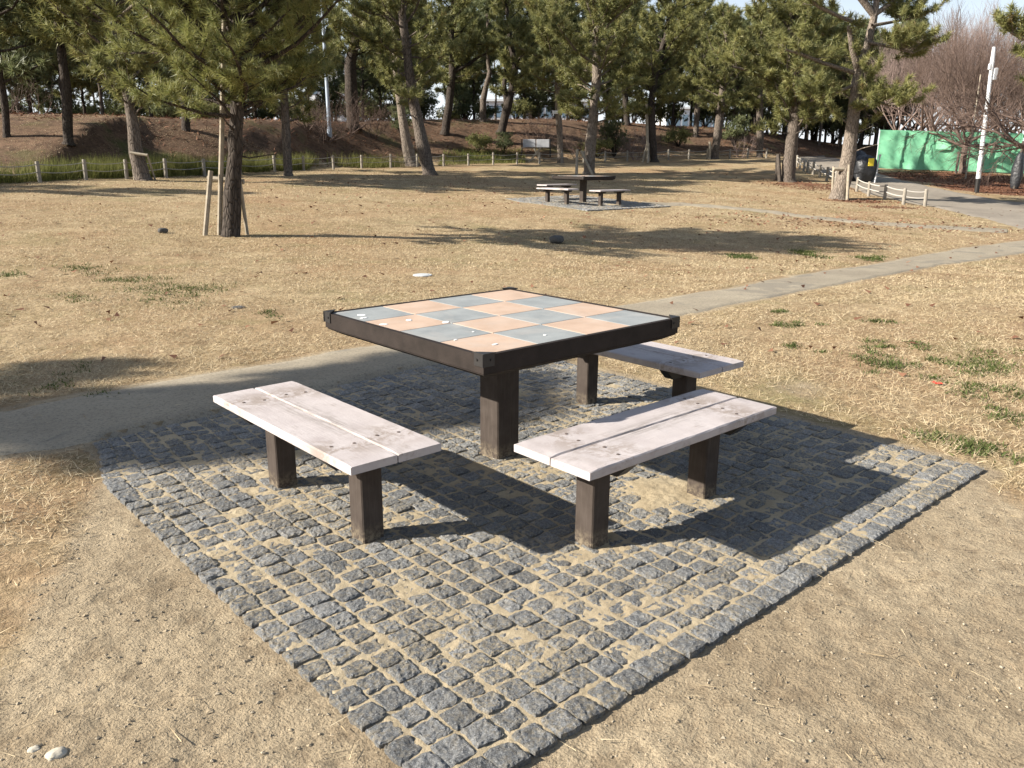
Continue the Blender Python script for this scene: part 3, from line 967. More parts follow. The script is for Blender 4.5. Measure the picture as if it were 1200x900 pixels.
# far paving: the same stones, tilted with the lawn
fp = pv.copy(); COL.objects.link(fp); fp.name = 'far_paving'; tag(fp, kind='structure')
gX = (Tf(p2[0] + 1.2, p2[1]) - Tf(p2[0] - 1.2, p2[1])) / 2.4; gY = (Tf(p2[0], p2[1] + 1.2) - Tf(p2[0], p2[1] - 1.2)) / 2.4
fp.location = (p2[0], p2[1], p2[2] + .022); fp.rotation_euler = (math.atan(gY), -math.atan(gX), 0)
fs_ = sand.copy(); COL.objects.link(fs_); fs_.name = 'far_joint_sand'; fs_.location = fp.location; fs_.rotation_euler = fp.rotation_euler; tag(fs_, kind='structure')


# ------------------------------------------------------------------ ground cover
def blades(n, sampler, L, wd, tilt, zoff=0.0):
    x, y = sampler(n)
    n = len(x)
    z = T(x, y) + zoff
    az = rng.uniform(0, 2 * math.pi, n); el = rng.uniform(tilt[0], tilt[1], n)
    ln = rng.uniform(L[0], L[1], n); ww = rng.uniform(wd[0], wd[1], n)
    d = np.stack([np.cos(az) * np.cos(el), np.sin(az) * np.cos(el), np.sin(el)], -1)
    s = np.stack([-np.sin(az), np.cos(az), np.zeros(n)], -1)
    tw = rng.uniform(-.8, .8, n); s = s * np.cos(tw)[:, None] + np.array([0, 0, 1.0]) * np.sin(tw)[:, None]
    p = np.stack([x, y, z], -1) - d * .1 * ln[:, None] * (el > .4)[:, None]
    a = p - s * ww[:, None] / 2; b = p + s * ww[:, None] / 2; c = p + d * ln[:, None]
    return np.stack([a, b, c], 1)


def grass_ok(x, y, keep_dirt=.0):
    lo, hi = path_y(x)
    on_path = (y > lo + .05 + .12 * (fbm(x * 3, y * 3, 3, 77))) & (y < hi - .06 - .14 * fbm(x * 3, y * 3, 3, 78)) & (x > -9)
    on_pv = rect_out(x, y) < .015
    d = dirt_mask(x, y) + .42 * fbm(x * 2.6, y * 2.6, 4, 61)
    bad = on_path | on_pv | (rng.random(len(x)) < smooth((d - .15) / .42) * (1 - keep_dirt))
    bad |= in_poly(x, y, ROADPOLY) | in_poly(x, y, SIDEPOLY)
    dx, dy = x - p2[0], y - p2[1]
    bad |= (abs(dx) < 1.66) & (abs(dy) < 1.7)
    # uneven turf: thin it where the noise is low
    bad |= rng.random(len(x)) > np.clip(.72 + 1.1 * fbm(x * 1.4, y * 1.4, 4, 63), .10, 1)
    return ~bad


def wedge(r0_, r1_, half=.70, power=1.0):
    def f(n):
        q = rng.random(n); r = np.sqrt(r0_ ** 2 + q * (r1_ ** 2 - r0_ ** 2)); t = rng.uniform(-half, half, n)
        x, y = W(r * np.cos(t), r * np.sin(t))
        k = grass_ok(x, y); return x[k], y[k]
    return f


mb = MB()
mb.tris(blades(150000, wedge(1.6, 6.5, .72), (.025, .075), (.0018, .0042), (-.05, .75), .003))
mb.tris(blades(210000, wedge(6.5, 11, .66), (.022, .062), (.0024, .0050), (-.05, .7), .002))
mb.tris(blades(260000, wedge(11, 20, .64), (.025, .06), (.004, .008), (0, .8), .002))
mb.tris(blades(160000, wedge(20, 34, .64), (.03, .065), (.007, .013), (0, .8), .002))
o = mb.build('dry_grass', M['straw']); tag(o, 'short straw coloured winter turf over the lawn', 'grass', None, 'stuff')


# loose straws lying on the bare soil
def soil_pts(n):
    q = rng.random(n); r = np.sqrt(1.3 ** 2 + q * (5.5 ** 2 - 1.3 ** 2)); t = rng.uniform(-.75, .75, n)
    x, y = W(r * np.cos(t), r * np.sin(t)); k = (dirt_mask(x, y) > .45) & (rect_out(x, y) > .02); return x[k], y[k]


mb = MB(); mb.tris(blades(1500, soil_pts, (.02, .11), (.0012, .003), (-.02, .08), .012))
o = mb.build('loose_straw', M['straw']); tag(o, 'loose dry straws lying on the bare soil', 'straw', None, 'stuff')

# pebbles and crumbs of soil
mb = MB()
x, y = soil_pts(26000); n = len(x); z = T(x, y)
sz = .0012 + .0050 * rng.random(n) ** 6 + .0016 * rng.random(n)
octa = V([(1, 0, 0), (0, 1, 0), (-1, 0, 0), (0, -1, 0), (0, 0, .8), (0, 0, -.8)], dtype=float)
of = [(0, 1, 4), (1, 2, 4), (2, 3, 4), (3, 0, 4), (1, 0, 5), (2, 1, 5), (3, 2, 5), (0, 3, 5)]
for i in range(n):
    a = rng.uniform(0, 6.28); R = V([[math.cos(a), -math.sin(a), 0], [math.sin(a), math.cos(a), 0], [0, 0, 1]])
    vsx = (octa * (1 + .35 * rng.normal(size=(6, 1)))) @ R.T * sz[i] * V([1, .8, .7]) + V([x[i], y[i], z[i] + sz[i] * .35])
    mb.add(vsx, of)
o = mb.build('soil_pebbles', M['pebble']); tag(o, 'small pebbles and crumbs scattered on bare soil', 'pebbles', None, 'stuff')

# a few larger clods and dark twigs
mb = MB()
x, y = soil_pts(420); z = T(x, y); n = len(x); sz = rng.uniform(.004, .011, n)
for i in range(n):
    a = rng.uniform(0, 6.28); R = V([[math.cos(a), -math.sin(a), 0], [math.sin(a), math.cos(a), 0], [0, 0, 1]])
    mb.add((octa * (1 + .3 * rng.normal(size=(6, 1)))) @ R.T * sz[i] * V([1, .75, .5]) + V([x[i], y[i], z[i] + sz[i] * .15]), of)
o = mb.build('soil_clods', M['clod']); tag(o, 'larger clods of pale soil on the bare ground', 'soil', None, 'stuff')
mb = MB(); mb.tris(blades(260, soil_pts, (.02, .09), (.002, .004), (-.02, .1), .012))
o = mb.build('twigs', M['twigdark']); tag(o, 'small dark twigs and needles on bare soil', 'twigs', None, 'stuff')

# green weed patches
mb = MB()
WEEDS = [(1032, 377, .10), (1072, 404, .14), (1007, 417, .14), (1027, 405, .1), (1040, 425, .15), (1050, 434, .12), (1075, 438, .13), (1100, 422, .13), (1160, 417, .22), (1155, 432, .2), (1192, 442, .17), (1132, 452, .1), (1145, 462, .16), (1180, 460, .14), (940, 409, .1), (910, 381, .1), (941, 380, .08), (905, 365, .1), (1140, 523, .15), (1125, 519, .12), (1158, 533, .1), (1190, 492, .12), (1200, 486, .1),
         (103, 316, .35), (160, 328, .3), (187, 338, .32), (233, 337, .35), (217, 352, .3), (318, 368, .14), (13, 321, .25), (125, 329, .18), (78, 346, .2), (205, 347, .3), (100, 432, .10), (60, 455, .12), (125, 462, .1), (1020, 303, .25), (935, 297, .3), (870, 300, .25)]
for (px, py, rad) in WEEDS:
    p = at(px, py); n = int(230 * max(.35, rad / .15)) if px > 400 else int(110 * max(.35, rad / .15))
    k = 3 + int(rad * 12)
    cs = p[:2] + rng.normal(0, rad * .75, (k, 2))
    c = cs[rng.integers(0, k, n)] + rng.normal(0, rad * .33, (n, 2))
    far = depth_of(p) / 5
    mb.tris(blades(n, lambda n_, c=c: (c[:, 0], c[:, 1]), (.018 * max(1, far * .7), .045 * max(1, far * .7)), (.006 * max(1, far * .6), .014 * max(1, far * .6)), (.1, 1.2), .004))
o = mb.build('weed_patches', M['weed']); tag(o, 'scattered low green weeds growing in the dry turf', 'weeds', None, 'stuff')

# tall grass behind the left fence
mb = MB()
def tall_pts(n):
    v = np.concatenate([rng.uniform(-17, -8, int(n * .88)), rng.uniform(-8, -4.5, n - int(n * .88))])
    uf = np.interp(v, FENCE_V, FENCE_U); u = uf + rng.uniform(.35, 2.6, len(v))
    x, y = W(u, v); k = fbm(x * .7, y * .7, 3, 91) > -.22 + .4 * (v > -8); return x[k], y[k]
mb.tris(blades(24000, tall_pts, (.25, .75), (.010, .026), (.9, 1.5)))
def tall2(n):
    v = rng.uniform(-3.5, .6, n); u = np.interp(v, FENCE_V, FENCE_U) + rng.uniform(.8, 4.0, n); x, y = W(u, v); return x, y
mb.cur = 0
mb.tris(blades(3500, tall2, (.12, .35), (.015, .03), (.7, 1.4)))
o = mb.build('tall_grass', M['tall']); tag(o, 'yellow green tall grass along the fence foot', 'grass', None, 'stuff')

# fallen leaves
mb = MB()
def leaf_pts(n):
    u = rng.uniform(15, 40, n); v = rng.uniform(-6, 24, n); x, y = W(u, v)
    k = rng.random(n) < leaf_mask(x, y) ** 1.5 + .012; k &= ~in_poly(x, y, ROADPOLY) | (rng.random(n) < .06); return x[k], y[k]
mb.tris(blades(60000, leaf_pts, (.05, .11), (.04, .08), (-.1, .5), .012))
def lawn_leaf(n):
    q = rng.random(n); r = np.sqrt(6 ** 2 + q * (30 ** 2 - 6 ** 2)); t = rng.uniform(-.6, .6, n)
    return W(r * np.cos(t), r * np.sin(t))
mb.tris(blades(900, lawn_leaf, (.04, .09), (.03, .06), (0, .5), .015))
o = mb.build('leaf_litter', M['leafm']); tag(o, 'fallen brown leaves under the trees and over the lawn', 'leaves', None, 'stuff')


# ------------------------------------------------------------------ trees
def unit(v): return v / (np.linalg.norm(v, axis=-1, keepdims=True) + 1e-9)


def needles(P, D, K, Ln, wd, spread=1.0, droop=0.0):
    """K needles round each tuft position P pointing roughly along D -> (N,3,3)"""
    n = len(P)
    P = np.repeat(P, K, 0); D = np.repeat(unit(D), K, 0)
    R = rng.normal(size=P.shape); R = unit(R)
    d = unit(D * .75 + R * spread + V([0, 0, -droop]))
    base = P + D * rng.uniform(-.5, .6, (len(P), 1)) * Ln * .8
    ln = Ln * rng.uniform(.7, 1.2, (len(P), 1))
    s = unit(np.cross(d, rng.normal(size=P.shape))) * wd * .5 * rng.uniform(.7, 1.3, (len(P), 1))
    return np.stack([base - s, base + s, base + d * ln], 1)


def interp_path(pts, rad, t):
    pts = V(pts); s = np.linspace(0, 1, len(pts))
    return V([np.interp(t, s, pts[:, i]) for i in range(3)]), float(np.interp(t, s, rad))


def grow_branch(mb, P, Dr, start, d, length, r, up, twig_len, tuft_n, from_t=.3, wig=.12, twig_gap=.25):
    """one bough with side twigs; needle tuft positions go to P, directions to Dr"""
    n = 6; pts = [V(start)]; dd = unit(V(d))
    for i in range(n):
        dd = unit(dd + V([0, 0, up / n]) + rng.normal(0, wig, 3))
        pts.append(pts[-1] + dd * length / n)
    rad = list(np.linspace(r, max(r * .22, .006), n + 1))
    mb.tube(pts, rad, 6, False)
    m = max(2, int(length * (1 - from_t) / twig_gap))
    for k in range(m + 1):
        t = from_t + (1 - from_t) * (k + rng.uniform(-.2, .4)) / m
        t = min(max(t, 0), 1)
        p, rr_ = interp_path(pts, rad, t)
        q, _ = interp_path(pts, rad, min(t + .05, 1)); q0, _ = interp_path(pts, rad, max(t - .05, 0))
        dirb = unit(q - q0)
        if k == m:
            td = dirb
        else:
            sd = unit(np.cross(dirb, V([0, 0, 1.0]))) * (1 if k % 2 else -1)
            td = unit(dirb * .55 + sd * rng.uniform(.5, 1.1) + V([0, 0, rng.uniform(-.1, .55)]) + rng.normal(0, .15, 3))
        tl = twig_len * rng.uniform(.6, 1.2) * (1.15 - .4 * t)
        e = p + td * tl + V([0, 0, .12 * tl])
        mid = p + td * tl * .5
        mb.tube([p, mid, e], [min(rr_ * .6, .012), .007, .004], 3, False)
        for j in range(tuft_n):
            f = .25 + .8 * (j + rng.random() * .8) / tuft_n
            P.append(p + (e - p) * f + rng.normal(0, .035, 3)); Dr.append(unit(td + V([0, 0, .45]) + rng.normal(0, .3, 3)))
    return pts


def world_path(pix, u, du=None):
    out = []
    for i, (x, y, *_) in enumerate(pix):
        out.append(PU(x, y, u + (du[i] if du else 0)))
    return out


PINES = 0
def pine(label, pix, u=None, top=7.5, crown=2.2, R=1.8, nb=34, bark='bark', ndl='needle_far', K=14, Ln=.24, wd=.022, twig=.42, tufts=3, lean=(0, 0),
         limbs=(), group='pines of the park lawn', seed=1, top_frac=.25, up=.45, lower=.55, sparse=None, stub=0, name='pine_tree', twig_gap=.27, base=None):
    """trunk follows pixels (x, y, width) of the photograph in the upright plane at distance u, then carries on to the full height"""
    global rng
    rng = np.random.default_rng(seed)
    nb = int(nb * 1.25); R = R * 1.1; crown = crown - .75 if base is None and top > 7 else crown - .2 * (base is None)
    if base is None:
        b = at(pix[0][0], pix[0][1])
        if u is None: u = depth_of(b)
        b = foot(pix[0][0], pix[0][1], u)
        path = world_path(pix, u); path[0] = V([b[0], b[1], b[2] - .08])
        rad = [p[2] * u / F / 2 for p in pix]
    else:
        b = V(base); path = [b - V([0, 0, .08]), b + V([0, 0, 1.5])]; rad = [.12, .10]
    zt = b[2] + top
    while path[-1][2] < zt - .3:
        p = path[-1]; d = unit(path[-1] - path[-2]); d = unit(d * .5 + V([lean[0] * RH[0], lean[0] * RH[1], 1.2]) * .5 + rng.normal(0, .07, 3))
        path.append(p + d * .7); rad.append(max(rad[-1] * (1 - .7 / max(zt - p[2] + .7, .9) * .85), .015))
    # swell at the foot
    path.insert(1, path[0] + (path[1] - path[0]) * min(.16, .2)); rad.insert(1, rad[0] * .86); rad[0] *= 1.22
    fine = []; fr = []
    for i in range(len(path) - 1):
        m = 3
        for j in range(m):
            f = j / m; fine.append(path[i] * (1 - f) + path[i + 1] * f + rng.normal(0, .006, 3) * (i > 0)); fr.append(rad[i] * (1 - f) + rad[i + 1] * f)
    fine.append(path[-1]); fr.append(rad[-1])
    mb = MB(); mb.tube(fine, [r * (1 + rng.normal(0, .035)) for r in fr], 12)
    P, D = [], []
    zs = V([p[2] for p in fine]) - b[2]; fa = V(fine)
    def on_trunk(h): return V([np.interp(h, zs, fa[:, i]) for i in range(3)]), float(np.interp(h, zs, fr))
    ga = rng.uniform(0, 6.28)
    for i in range(nb):
        t = (i + rng.uniform(0, .9)) / nb
        h = crown + (top - crown) * t ** .92
        p, r_ = on_trunk(h)
        ga += 2.4 + rng.normal(0, .35)
        prof = (lower + (1 - lower) * smooth(t / .3)) * (1 - (1 - top_frac) * max(0, (t - .35) / .65) ** 1.1)
        ln = R * prof * rng.uniform(.62, 1.18)
        if sparse is not None and rng.random() < sparse(t, math.cos(ga), math.sin(ga)): continue
        el = rng.uniform(-.05, .35) + .5 * t
        d = V([math.cos(ga) * math.cos(el), math.sin(ga) * math.cos(el), math.sin(el)])
        grow_branch(mb, P, D, p, d, ln, min(r_ * .5, .012 + .018 * ln), up, twig, tufts, .28, .13, twig_gap)
    p, r_ = on_trunk(top - .15)
    for q in range(4):
        P.append(p + rng.normal(0, .12, 3)); D.append(V([0, 0, 1.0]))
    for st in range(stub):                       # dead bare stubs below the crown
        h = crown * rng.uniform(.72, 1.1); p, r_ = on_trunk(h); a = rng.uniform(0, 6.28); ln = rng.uniform(.4, 1.1)
        q = p + V([math.cos(a), math.sin(a), rng.uniform(-.1, .35)]) * ln
        mb.tube([p, (p + q) / 2 + rng.normal(0, .05, 3), q], [.022, .014, .006], 5, False)
    for lb in limbs:                             # limbs traced in the photograph: [(x, y, w, du), ...], number of tuft boughs
        pl, nbr, bl = lb
        pts = [PU(x, y, u + q) for (x, y, w_, q) in pl]; rd = [w_ * u / F / 2 for (x, y, w_, q) in pl]
        mb.tube(pts, rd, 7, False)
        for k in range(nbr):
            t = .45 + .55 * (k + rng.random()) / max(nbr, 1); p, r_ = interp_path(pts, rd, min(t, 1))
            d = unit(pts[-1] - pts[0]) * .6 + rng.normal(0, .7, 3); d[2] = abs(d[2]) * .6
            grow_branch(mb, P, D, p, d, bl * rng.uniform(.5, 1.1), min(.016, r_), up, twig, tufts, .2, .15, twig_gap)
    t = empty(name, b, label, 'tree', group)
    mb2 = MB(); mb2.v = [tuple(V(q) - b) for q in mb.v]; mb2.n = mb.n; mb2.f = mb.f; mb2.mi = mb.mi
    mb2.build('trunk', M[bark], t, None, True)
    cr = MB(); cr.tris(needles(V(P), V(D), K, Ln, wd) - b)
    cr.build('crown', M[ndl], t)
    return t


NEAR = dict(ndl='needle_near', K=46, Ln=.16, wd=.010, twig=.46, tufts=5, twig_gap=.17)
G = 'pines standing on the lawn'
pine('staked pine with wide low crown on the left of the open lawn', [(270, 277, 24), (272, 230, 19), (276, 180, 16), (278, 135, 15), (277, 70, 13), (276, 0, 12)], None, 5.0, 2.0, 2.3, 64, 'bark_dark', stub=3, seed=3, group=G, **NEAR)
FAR = dict(K=24, Ln=.24, wd=.028, tufts=6, twig_gap=.2, twig=.5, group=G)
pine('pine leaning left beside the fence, with a pale pole and crossbar at its foot', [(168, 211, 21), (160, 180, 15), (155, 140, 12), (150, 110, 11), (140, 60, 10)], None, 8.6, 2.4, 2.4, 40, 'bark', seed=5, **FAR)
pine('straight thin pine trunk between the staked pine and the blue grey pole', [(338, 206, 11), (336, 170, 10), (334, 135, 9), (332, 90, 8)], None, 7.6, 2.4, 1.9, 34, 'bark', seed=6, **FAR)
pine('tall pine leaning to the left with a bare slanting trunk in front of the fence', [(504, 205, 17), (494, 165, 14), (485, 120, 12), (479, 80, 10), (474, 40, 9), (470, 5, 8)], None, 8.6, 3.2, 2.1, 36, 'bark', seed=8, stub=4, **FAR)
pine('pale trunked pine just behind the slanting one, stump of stake at its foot', [(483, 194.5, 19), (476, 165, 11), (471, 135, 9), (467, 105, 8)], None, 8.2, 3.4, 2.0, 32, 'bark_pale', seed=9, **FAR)
pine('pine directly behind the far table, light brown trunk with two slanting props', [(690, 204, 15), (692, 170, 12), (696, 130, 11), (699, 90, 10), (699, 50, 9)], None, 8.4, 2.7, 2.5, 46, 'bark_pale', seed=10, stub=4, **FAR)
pine('slim pale trunk carrying a small white sign', [(657, 191, 8), (656, 160, 7), (654, 130, 7), (653, 100, 6)], None, 7.8, 3.9, 2.1, 34, 'bark_pale', seed=12, **FAR)
pine('dark pine right of the far table with poles propped on its left', [(767, 190, 10), (764, 160, 9), (763, 120, 8), (768, 90, 7), (775, 60, 7)], None, 8.4, 3.0, 2.4, 40, 'bark_dark', seed=13, **FAR)
pine('pine with grey trunk curving right beside a short fence stake', [(837, 186.5, 10), (841, 155, 9), (845, 125, 8), (848, 95, 7)], None, 7.5, 3.0, 2.1, 34, 'bark', seed=14, stub=3, **FAR)
pine('thin straight pine at the end of the back fence', [(890, 184.5, 8), (891, 160, 8), (890, 130, 7)], None, 7.4, 3.2, 1.9, 30, 'bark', seed=15, **FAR)
pine('stout pine with spreading olive crown left of the rope fence along the road', [(923, 212.5, 19), (925, 190, 15), (928, 165, 14), (932, 140, 13), (931, 110, 12), (928, 70, 10)], None, 6.7, 2.0, 2.3, 44, 'bark', seed=16, stub=3,
     limbs=(([(930, 120, 6, 0), (905, 95, 4, -.3), (875, 82, 3, -.6), (858, 78, 2, -.8)], 5, .9), ([(931, 110, 5, 0), (955, 85, 4, .2), (975, 75, 2, .5)], 4, .8)), **FAR)
TW = dict(K=28, Ln=.19, wd=.019, twig=.46, tufts=6, group=G, twig_gap=.2)
pine('open forked pine with bare grey limbs in front of the green hoarding', [(982, 233, 23), (990, 205, 17), (996, 170, 15), (1002, 120, 13), (1006, 85, 12)], None, 4.4, 2.1, 1.2, 8, 'bark_pale', seed=17, stub=3,
     limbs=(([(1006, 84, 11, 0), (1016, 55, 9, .1), (1024, 20, 8, .2), (1030, -15, 6, .3), (1040, -50, 4, .4)], 7, .9),
            ([(1006, 82, 9, 0), (998, 55, 6, -.2), (995, 30, 5, -.3)], 1, .4),
            ([(1024, 18, 7, .2), (1005, -8, 8, .1), (985, -30, 6, 0), (950, -55, 4, -.2)], 6, .9),
            ([(1024, 18, 6, .2), (1050, 0, 5, .3), (1085, -22, 4, .5)], 6, .9),
            ([(1000, 85, 5, 0), (965, 74, 4, -.3), (940, 64, 3.5, -.5), (920, 58, 2, -.6)], 5, .55),
            ([(1012, 30, 5, 0), (985, 20, 4, -.3), (960, 8, 4, -.5), (945, -4, 3, -.6)], 4, .6),
            ([(1004, 115, 4, 0), (1022, 118, 3, -.4), (1044, 124, 2.5, -.8)], 13, .8),
            ([(1000, 100, 4, 0), (975, 110, 3, -.4), (950, 118, 2.5, -.6)], 12, .8),
            ([(1018, 50, 4, 0), (1045, 55, 3, -.3), (1070, 62, 2.5, -.4)], 15, .85),
            ([(1022, 30, 4, 0), (1050, 25, 3, .3), (1074, 20, 2.5, .6)], 14, .85)), **TW)
# pines on the bank
GB = 'pines on the bank behind the fence'
BK = dict(K=20, Ln=.30, wd=.036, tufts=5, twig_gap=.22, twig=.55, group=GB)
pine('dark trunked pine on the bank at the far left', [(80, 167, 13), (79, 140, 11), (78, 105, 10), (72, 60, 9)], None, 8.8, 3.0, 2.6, 42, 'bark_dark', 'needle_far', seed=21, **BK)
pine('dark pine on the bank at the picture edge left', [(8, 160, 9), (5, 120, 8), (-2, 70, 8)], None, 9.5, 2.2, 2.9, 42, 'bark_dark', 'needle_dark', seed=22, **BK)
pine('thick dark trunk on the bank right of the blue grey pole', [(414, 150, 16), (412, 110, 14), (410, 75, 12), (416, 50, 9)], None, 8.6, 3.3, 2.6, 36, 'bark_dark', 'needle_far', seed=23, **BK)
pine('upright dark pine on the bank with a limb reaching right', [(521, 157, 11), (526, 125, 9), (530, 85, 8), (529, 45, 6)], None, 7.6, 3.0, 1.9, 34, 'bark_dark', 'needle_far', seed=24, limbs=(([(530, 85, 5, 0), (548, 76, 4, 0), (562, 66, 3, 0), (572, 62, 2, 0)], 4, .8),), **BK)
pine('forked pine on the bank with a limb curling over', [(587, 155, 11), (594, 128, 10), (601, 100, 8), (604, 75, 7), (598, 50, 6)], None, 7.8, 2.5, 1.8, 26, 'bark_dark', 'needle_far', seed=25, stub=4, limbs=(([(594, 128, 6, 0), (591, 100, 5, 0), (593, 78, 4, 0)], 3, .8), ([(603, 80, 4, 0), (614, 65, 3, 0), (618, 58, 2, 0)], 3, .7)), **BK)
pine('crooked pine further back on the bank crest', [(566, 142, 8), (566, 118, 7), (570, 100, 6), (574, 84, 5), (572, 74, 4)], None, 6.6, 3.6, 1.7, 22, 'bark', 'needle_dark', seed=26, stub=3, **BK)
pine('pine on the bank crest right of the crown of the pine behind the table', [(735, 146, 8), (733, 115, 7), (730, 80, 6)], None, 8.6, 2.6, 2.2, 34, 'bark_dark', 'needle_dark', seed=27, **BK)
pine('slim pine on the bank between the two pines near the end of the fence', [(815, 160, 7), (817, 130, 6), (820, 100, 6)], None, 8.0, 2.8, 2.0, 32, 'bark', 'needle_far', seed=28, **BK)
pine('pine on the bank behind the staked lawn pine', [(218, 152, 11), (217, 120, 10), (214, 80, 9)], None, 8.6, 2.5, 2.3, 34, 'bark_dark', 'needle_dark', seed=29, **BK)
# pine at the right margin, only some boughs reach into view
pine('pine bough entering at the right edge above the cherry branches', [(1252, 226, 16), (1250, 150, 13), (1248, 90, 11)], 27, 7.0, 3.2, 1.25, 26, 'bark_pale', 'needle_far', seed=30, limbs=(([(1248, 62, 7, 0), (1222, 50, 5, -.3), (1196, 44, 4, -.5), (1184, 38, 2, -.6)], 6, .55),), **FAR)
# pines left of the view whose shade falls on the path, the stones and the lawn
SHD = dict(K=30, Ln=.2, wd=.022, tufts=6, twig_gap=.18, group='pines left of the view')
def shade_pine(label, poly, hts, nclump, seed, bl=.5):
    """an old flat-topped pine: boughs carried out to clumps of needles; poly is where its shade falls (pixels of the photograph)"""
    global rng
    rng = np.random.default_rng(seed)
    Pg = V([at(*p) for p in poly]); lo_x, hi_x = Pg[:, 0].min(), Pg[:, 0].max(); lo_y, hi_y = Pg[:, 1].min(), Pg[:, 1].max()
    cl = []
    tries = 0
    while len(cl) < nclump and tries < 9000:
        tries += 1
        x = rng.uniform(lo_x, hi_x); y = rng.uniform(lo_y, hi_y)
        if not in_poly(V([x]), V([y]), Pg)[0]: continue
        if any(math.hypot(x - c[0], y - c[1]) < .30 for c in cl): continue
        cl.append((x, y, rng.uniform(*hts)))
    C = V([(x - SH[0] * h, y - SH[1] * h, h) for x, y, h in cl])
    b = V([C[:, 0].mean(), C[:, 1].mean(), 0]); b[2] = Tf(b[0], b[1])
    top = C[:, 2].max() - .2
    path = [b - V([0, 0, .1]), b + V([0, 0, .4]), b + V([.1, .05, top * .4]), b + V([-.05, .1, top * .75]), b + V([0, 0, top])]
    mb = MB(); mb.tube(path, [.20, .16, .13, .09, .04], 12)
    P, D = [], []
    for c in C:
        st = b + V([0, 0, max(top * .55, c[2] - 1.0 + rng.uniform(-.3, .1))]) + rng.normal(0, .03, 3)
        mid = (st + c) / 2 + V([0, 0, .18])
        mb.tube([st, mid, c], [.035, .022, .012], 6, False)
        for k in range(7):
            d = rng.normal(size=3); d[2] = abs(d[2]) * .25
            grow_branch(mb, P, D, c, unit(d), bl * rng.uniform(.35, .75), .012, .2, .20, 4, .1, .15, .12)
    t = empty('pine_tree', b, label, 'tree', 'pines left of the view')
    mb2 = MB(); mb2.v = [tuple(V(q) - b) for q in mb.v]; mb2.n = mb.n; mb2.f = mb.f; mb2.mi = mb.mi
    mb2.build('trunk', M['bark'], t, None, True)
    cr = MB(); cr.tris(needles(V(P), V(D), 26, .18, .016) - b); cr.build('crown', M['needle_near'], t)


shade_pine('pine outside the left margin shading the path', [(-60, 478), (40, 474), (120, 466), (235, 478), (280, 462), (330, 446), (420, 430), (520, 434), (555, 448), (550, 490), (470, 503), (390, 515), (300, 530), (215, 545), (145, 552), (60, 512), (-60, 516)], (4.6, 5.6), 44, 33)
shade_pine('low pine outside the left margin shading the turf edge', [(-80, 462), (-20, 446), (30, 436), (62, 431), (60, 437), (10, 452), (-50, 468)], (3.2, 4.2), 8, 35, .34)
ob_ = W(18.4, -20.8)
pine('pine outside the left margin shading the far lawn', None, None, 7.0, 2.6, 1.7, 26, seed=34, base=(ob_[0], ob_[1], Tf(*ob_)), **SHD)

# the grove beyond: four kinds, copied
protos = []
for k, (tp, cr, R_, nb, nd, bk) in enumerate(((9.0, 2.2, 2.3, 40, 'needle_dark', 'bark_dark'), (8.0, 1.8, 2.2, 38, 'needle_far', 'bark_dark'), (8.6, 2.8, 2.0, 34, 'needle_dark', 'bark'), (7.2, 1.2, 2.3, 38, 'needle_dark', 'bark_dark'))):
    protos.append(pine('slim pine in the crowded grove on top of the bank', None, None, tp, cr, R_, nb, bk, nd, 18, .34, .046, .55, 5, seed=50 + k, base=(0, 0, 0), group='grove of pines on the bank top', stub=3, twig_gap=.25))
rng = np.random.default_rng(99)
spots = []
for (px, u) in ((-40, 47), (22, 44), (48, 52), (62, 48), (100, 45), (122, 54), (142, 47), (178, 50), (196, 45), (240, 49), (262, 56), (292, 47), (312, 54), (345, 50), (372, 58), (432, 53), (452, 60), (476, 56), (500, 62), (545, 64), (556, 58), (612, 60), (628, 66), (648, 58), (672, 62), (704, 60), (722, 66), (752, 62), (778, 60), (798, 66), (826, 62), (846, 58), (866, 66), (884, 62), (902, 70), (918, 64), (940, 72), (958, 68), (975, 76), (992, 70), (1008, 80), (1025, 74), (1042, 84), (14, 60), (88, 62), (158, 64), (226, 62), (330, 66), (-70, 56), (36, 68), (74, 72), (112, 70), (134, 76), (168, 72), (208, 70), (250, 74), (276, 68), (300, 74), (356, 72), (384, 70), (402, 74), (422, 70), (442, 74), (466, 70), (488, 76), (512, 72), (534, 78), (560, 72), (580, 76), (602, 72), (622, 78), (640, 72), (660, 76), (686, 72), (712, 76), (738, 72), (764, 74), (788, 78), (812, 72), (838, 76), (858, 74), (876, 78), (894, 76), (910, 80), (930, 82), (950, 78), (968, 84), (984, 80), (1000, 90), (1016, 84)):
    spots.append((px, u))
spots = [q for i, q in enumerate(spots) if q[1] < 67 or i % 2 == 0 or q[0] > 815] + [(870, 60), (905, 62), (928, 66), (944, 64), (966, 66), (990, 64), (1012, 66), (1030, 68), (855, 70), (935, 74)]
for i, (px, u) in enumerate(spots):
    o = protos[i % 4] if i < 4 else copy_tree(protos[i % 4])
    v = (px - 600) * u / F; x, y = W(u, v)
    o.location = (x, y, Tf(x, y) - .05); o.rotation_euler = (0, 0, rng.uniform(0, 6.28)); s = rng.uniform(.82, 1.12); o.scale = (s, s, s)


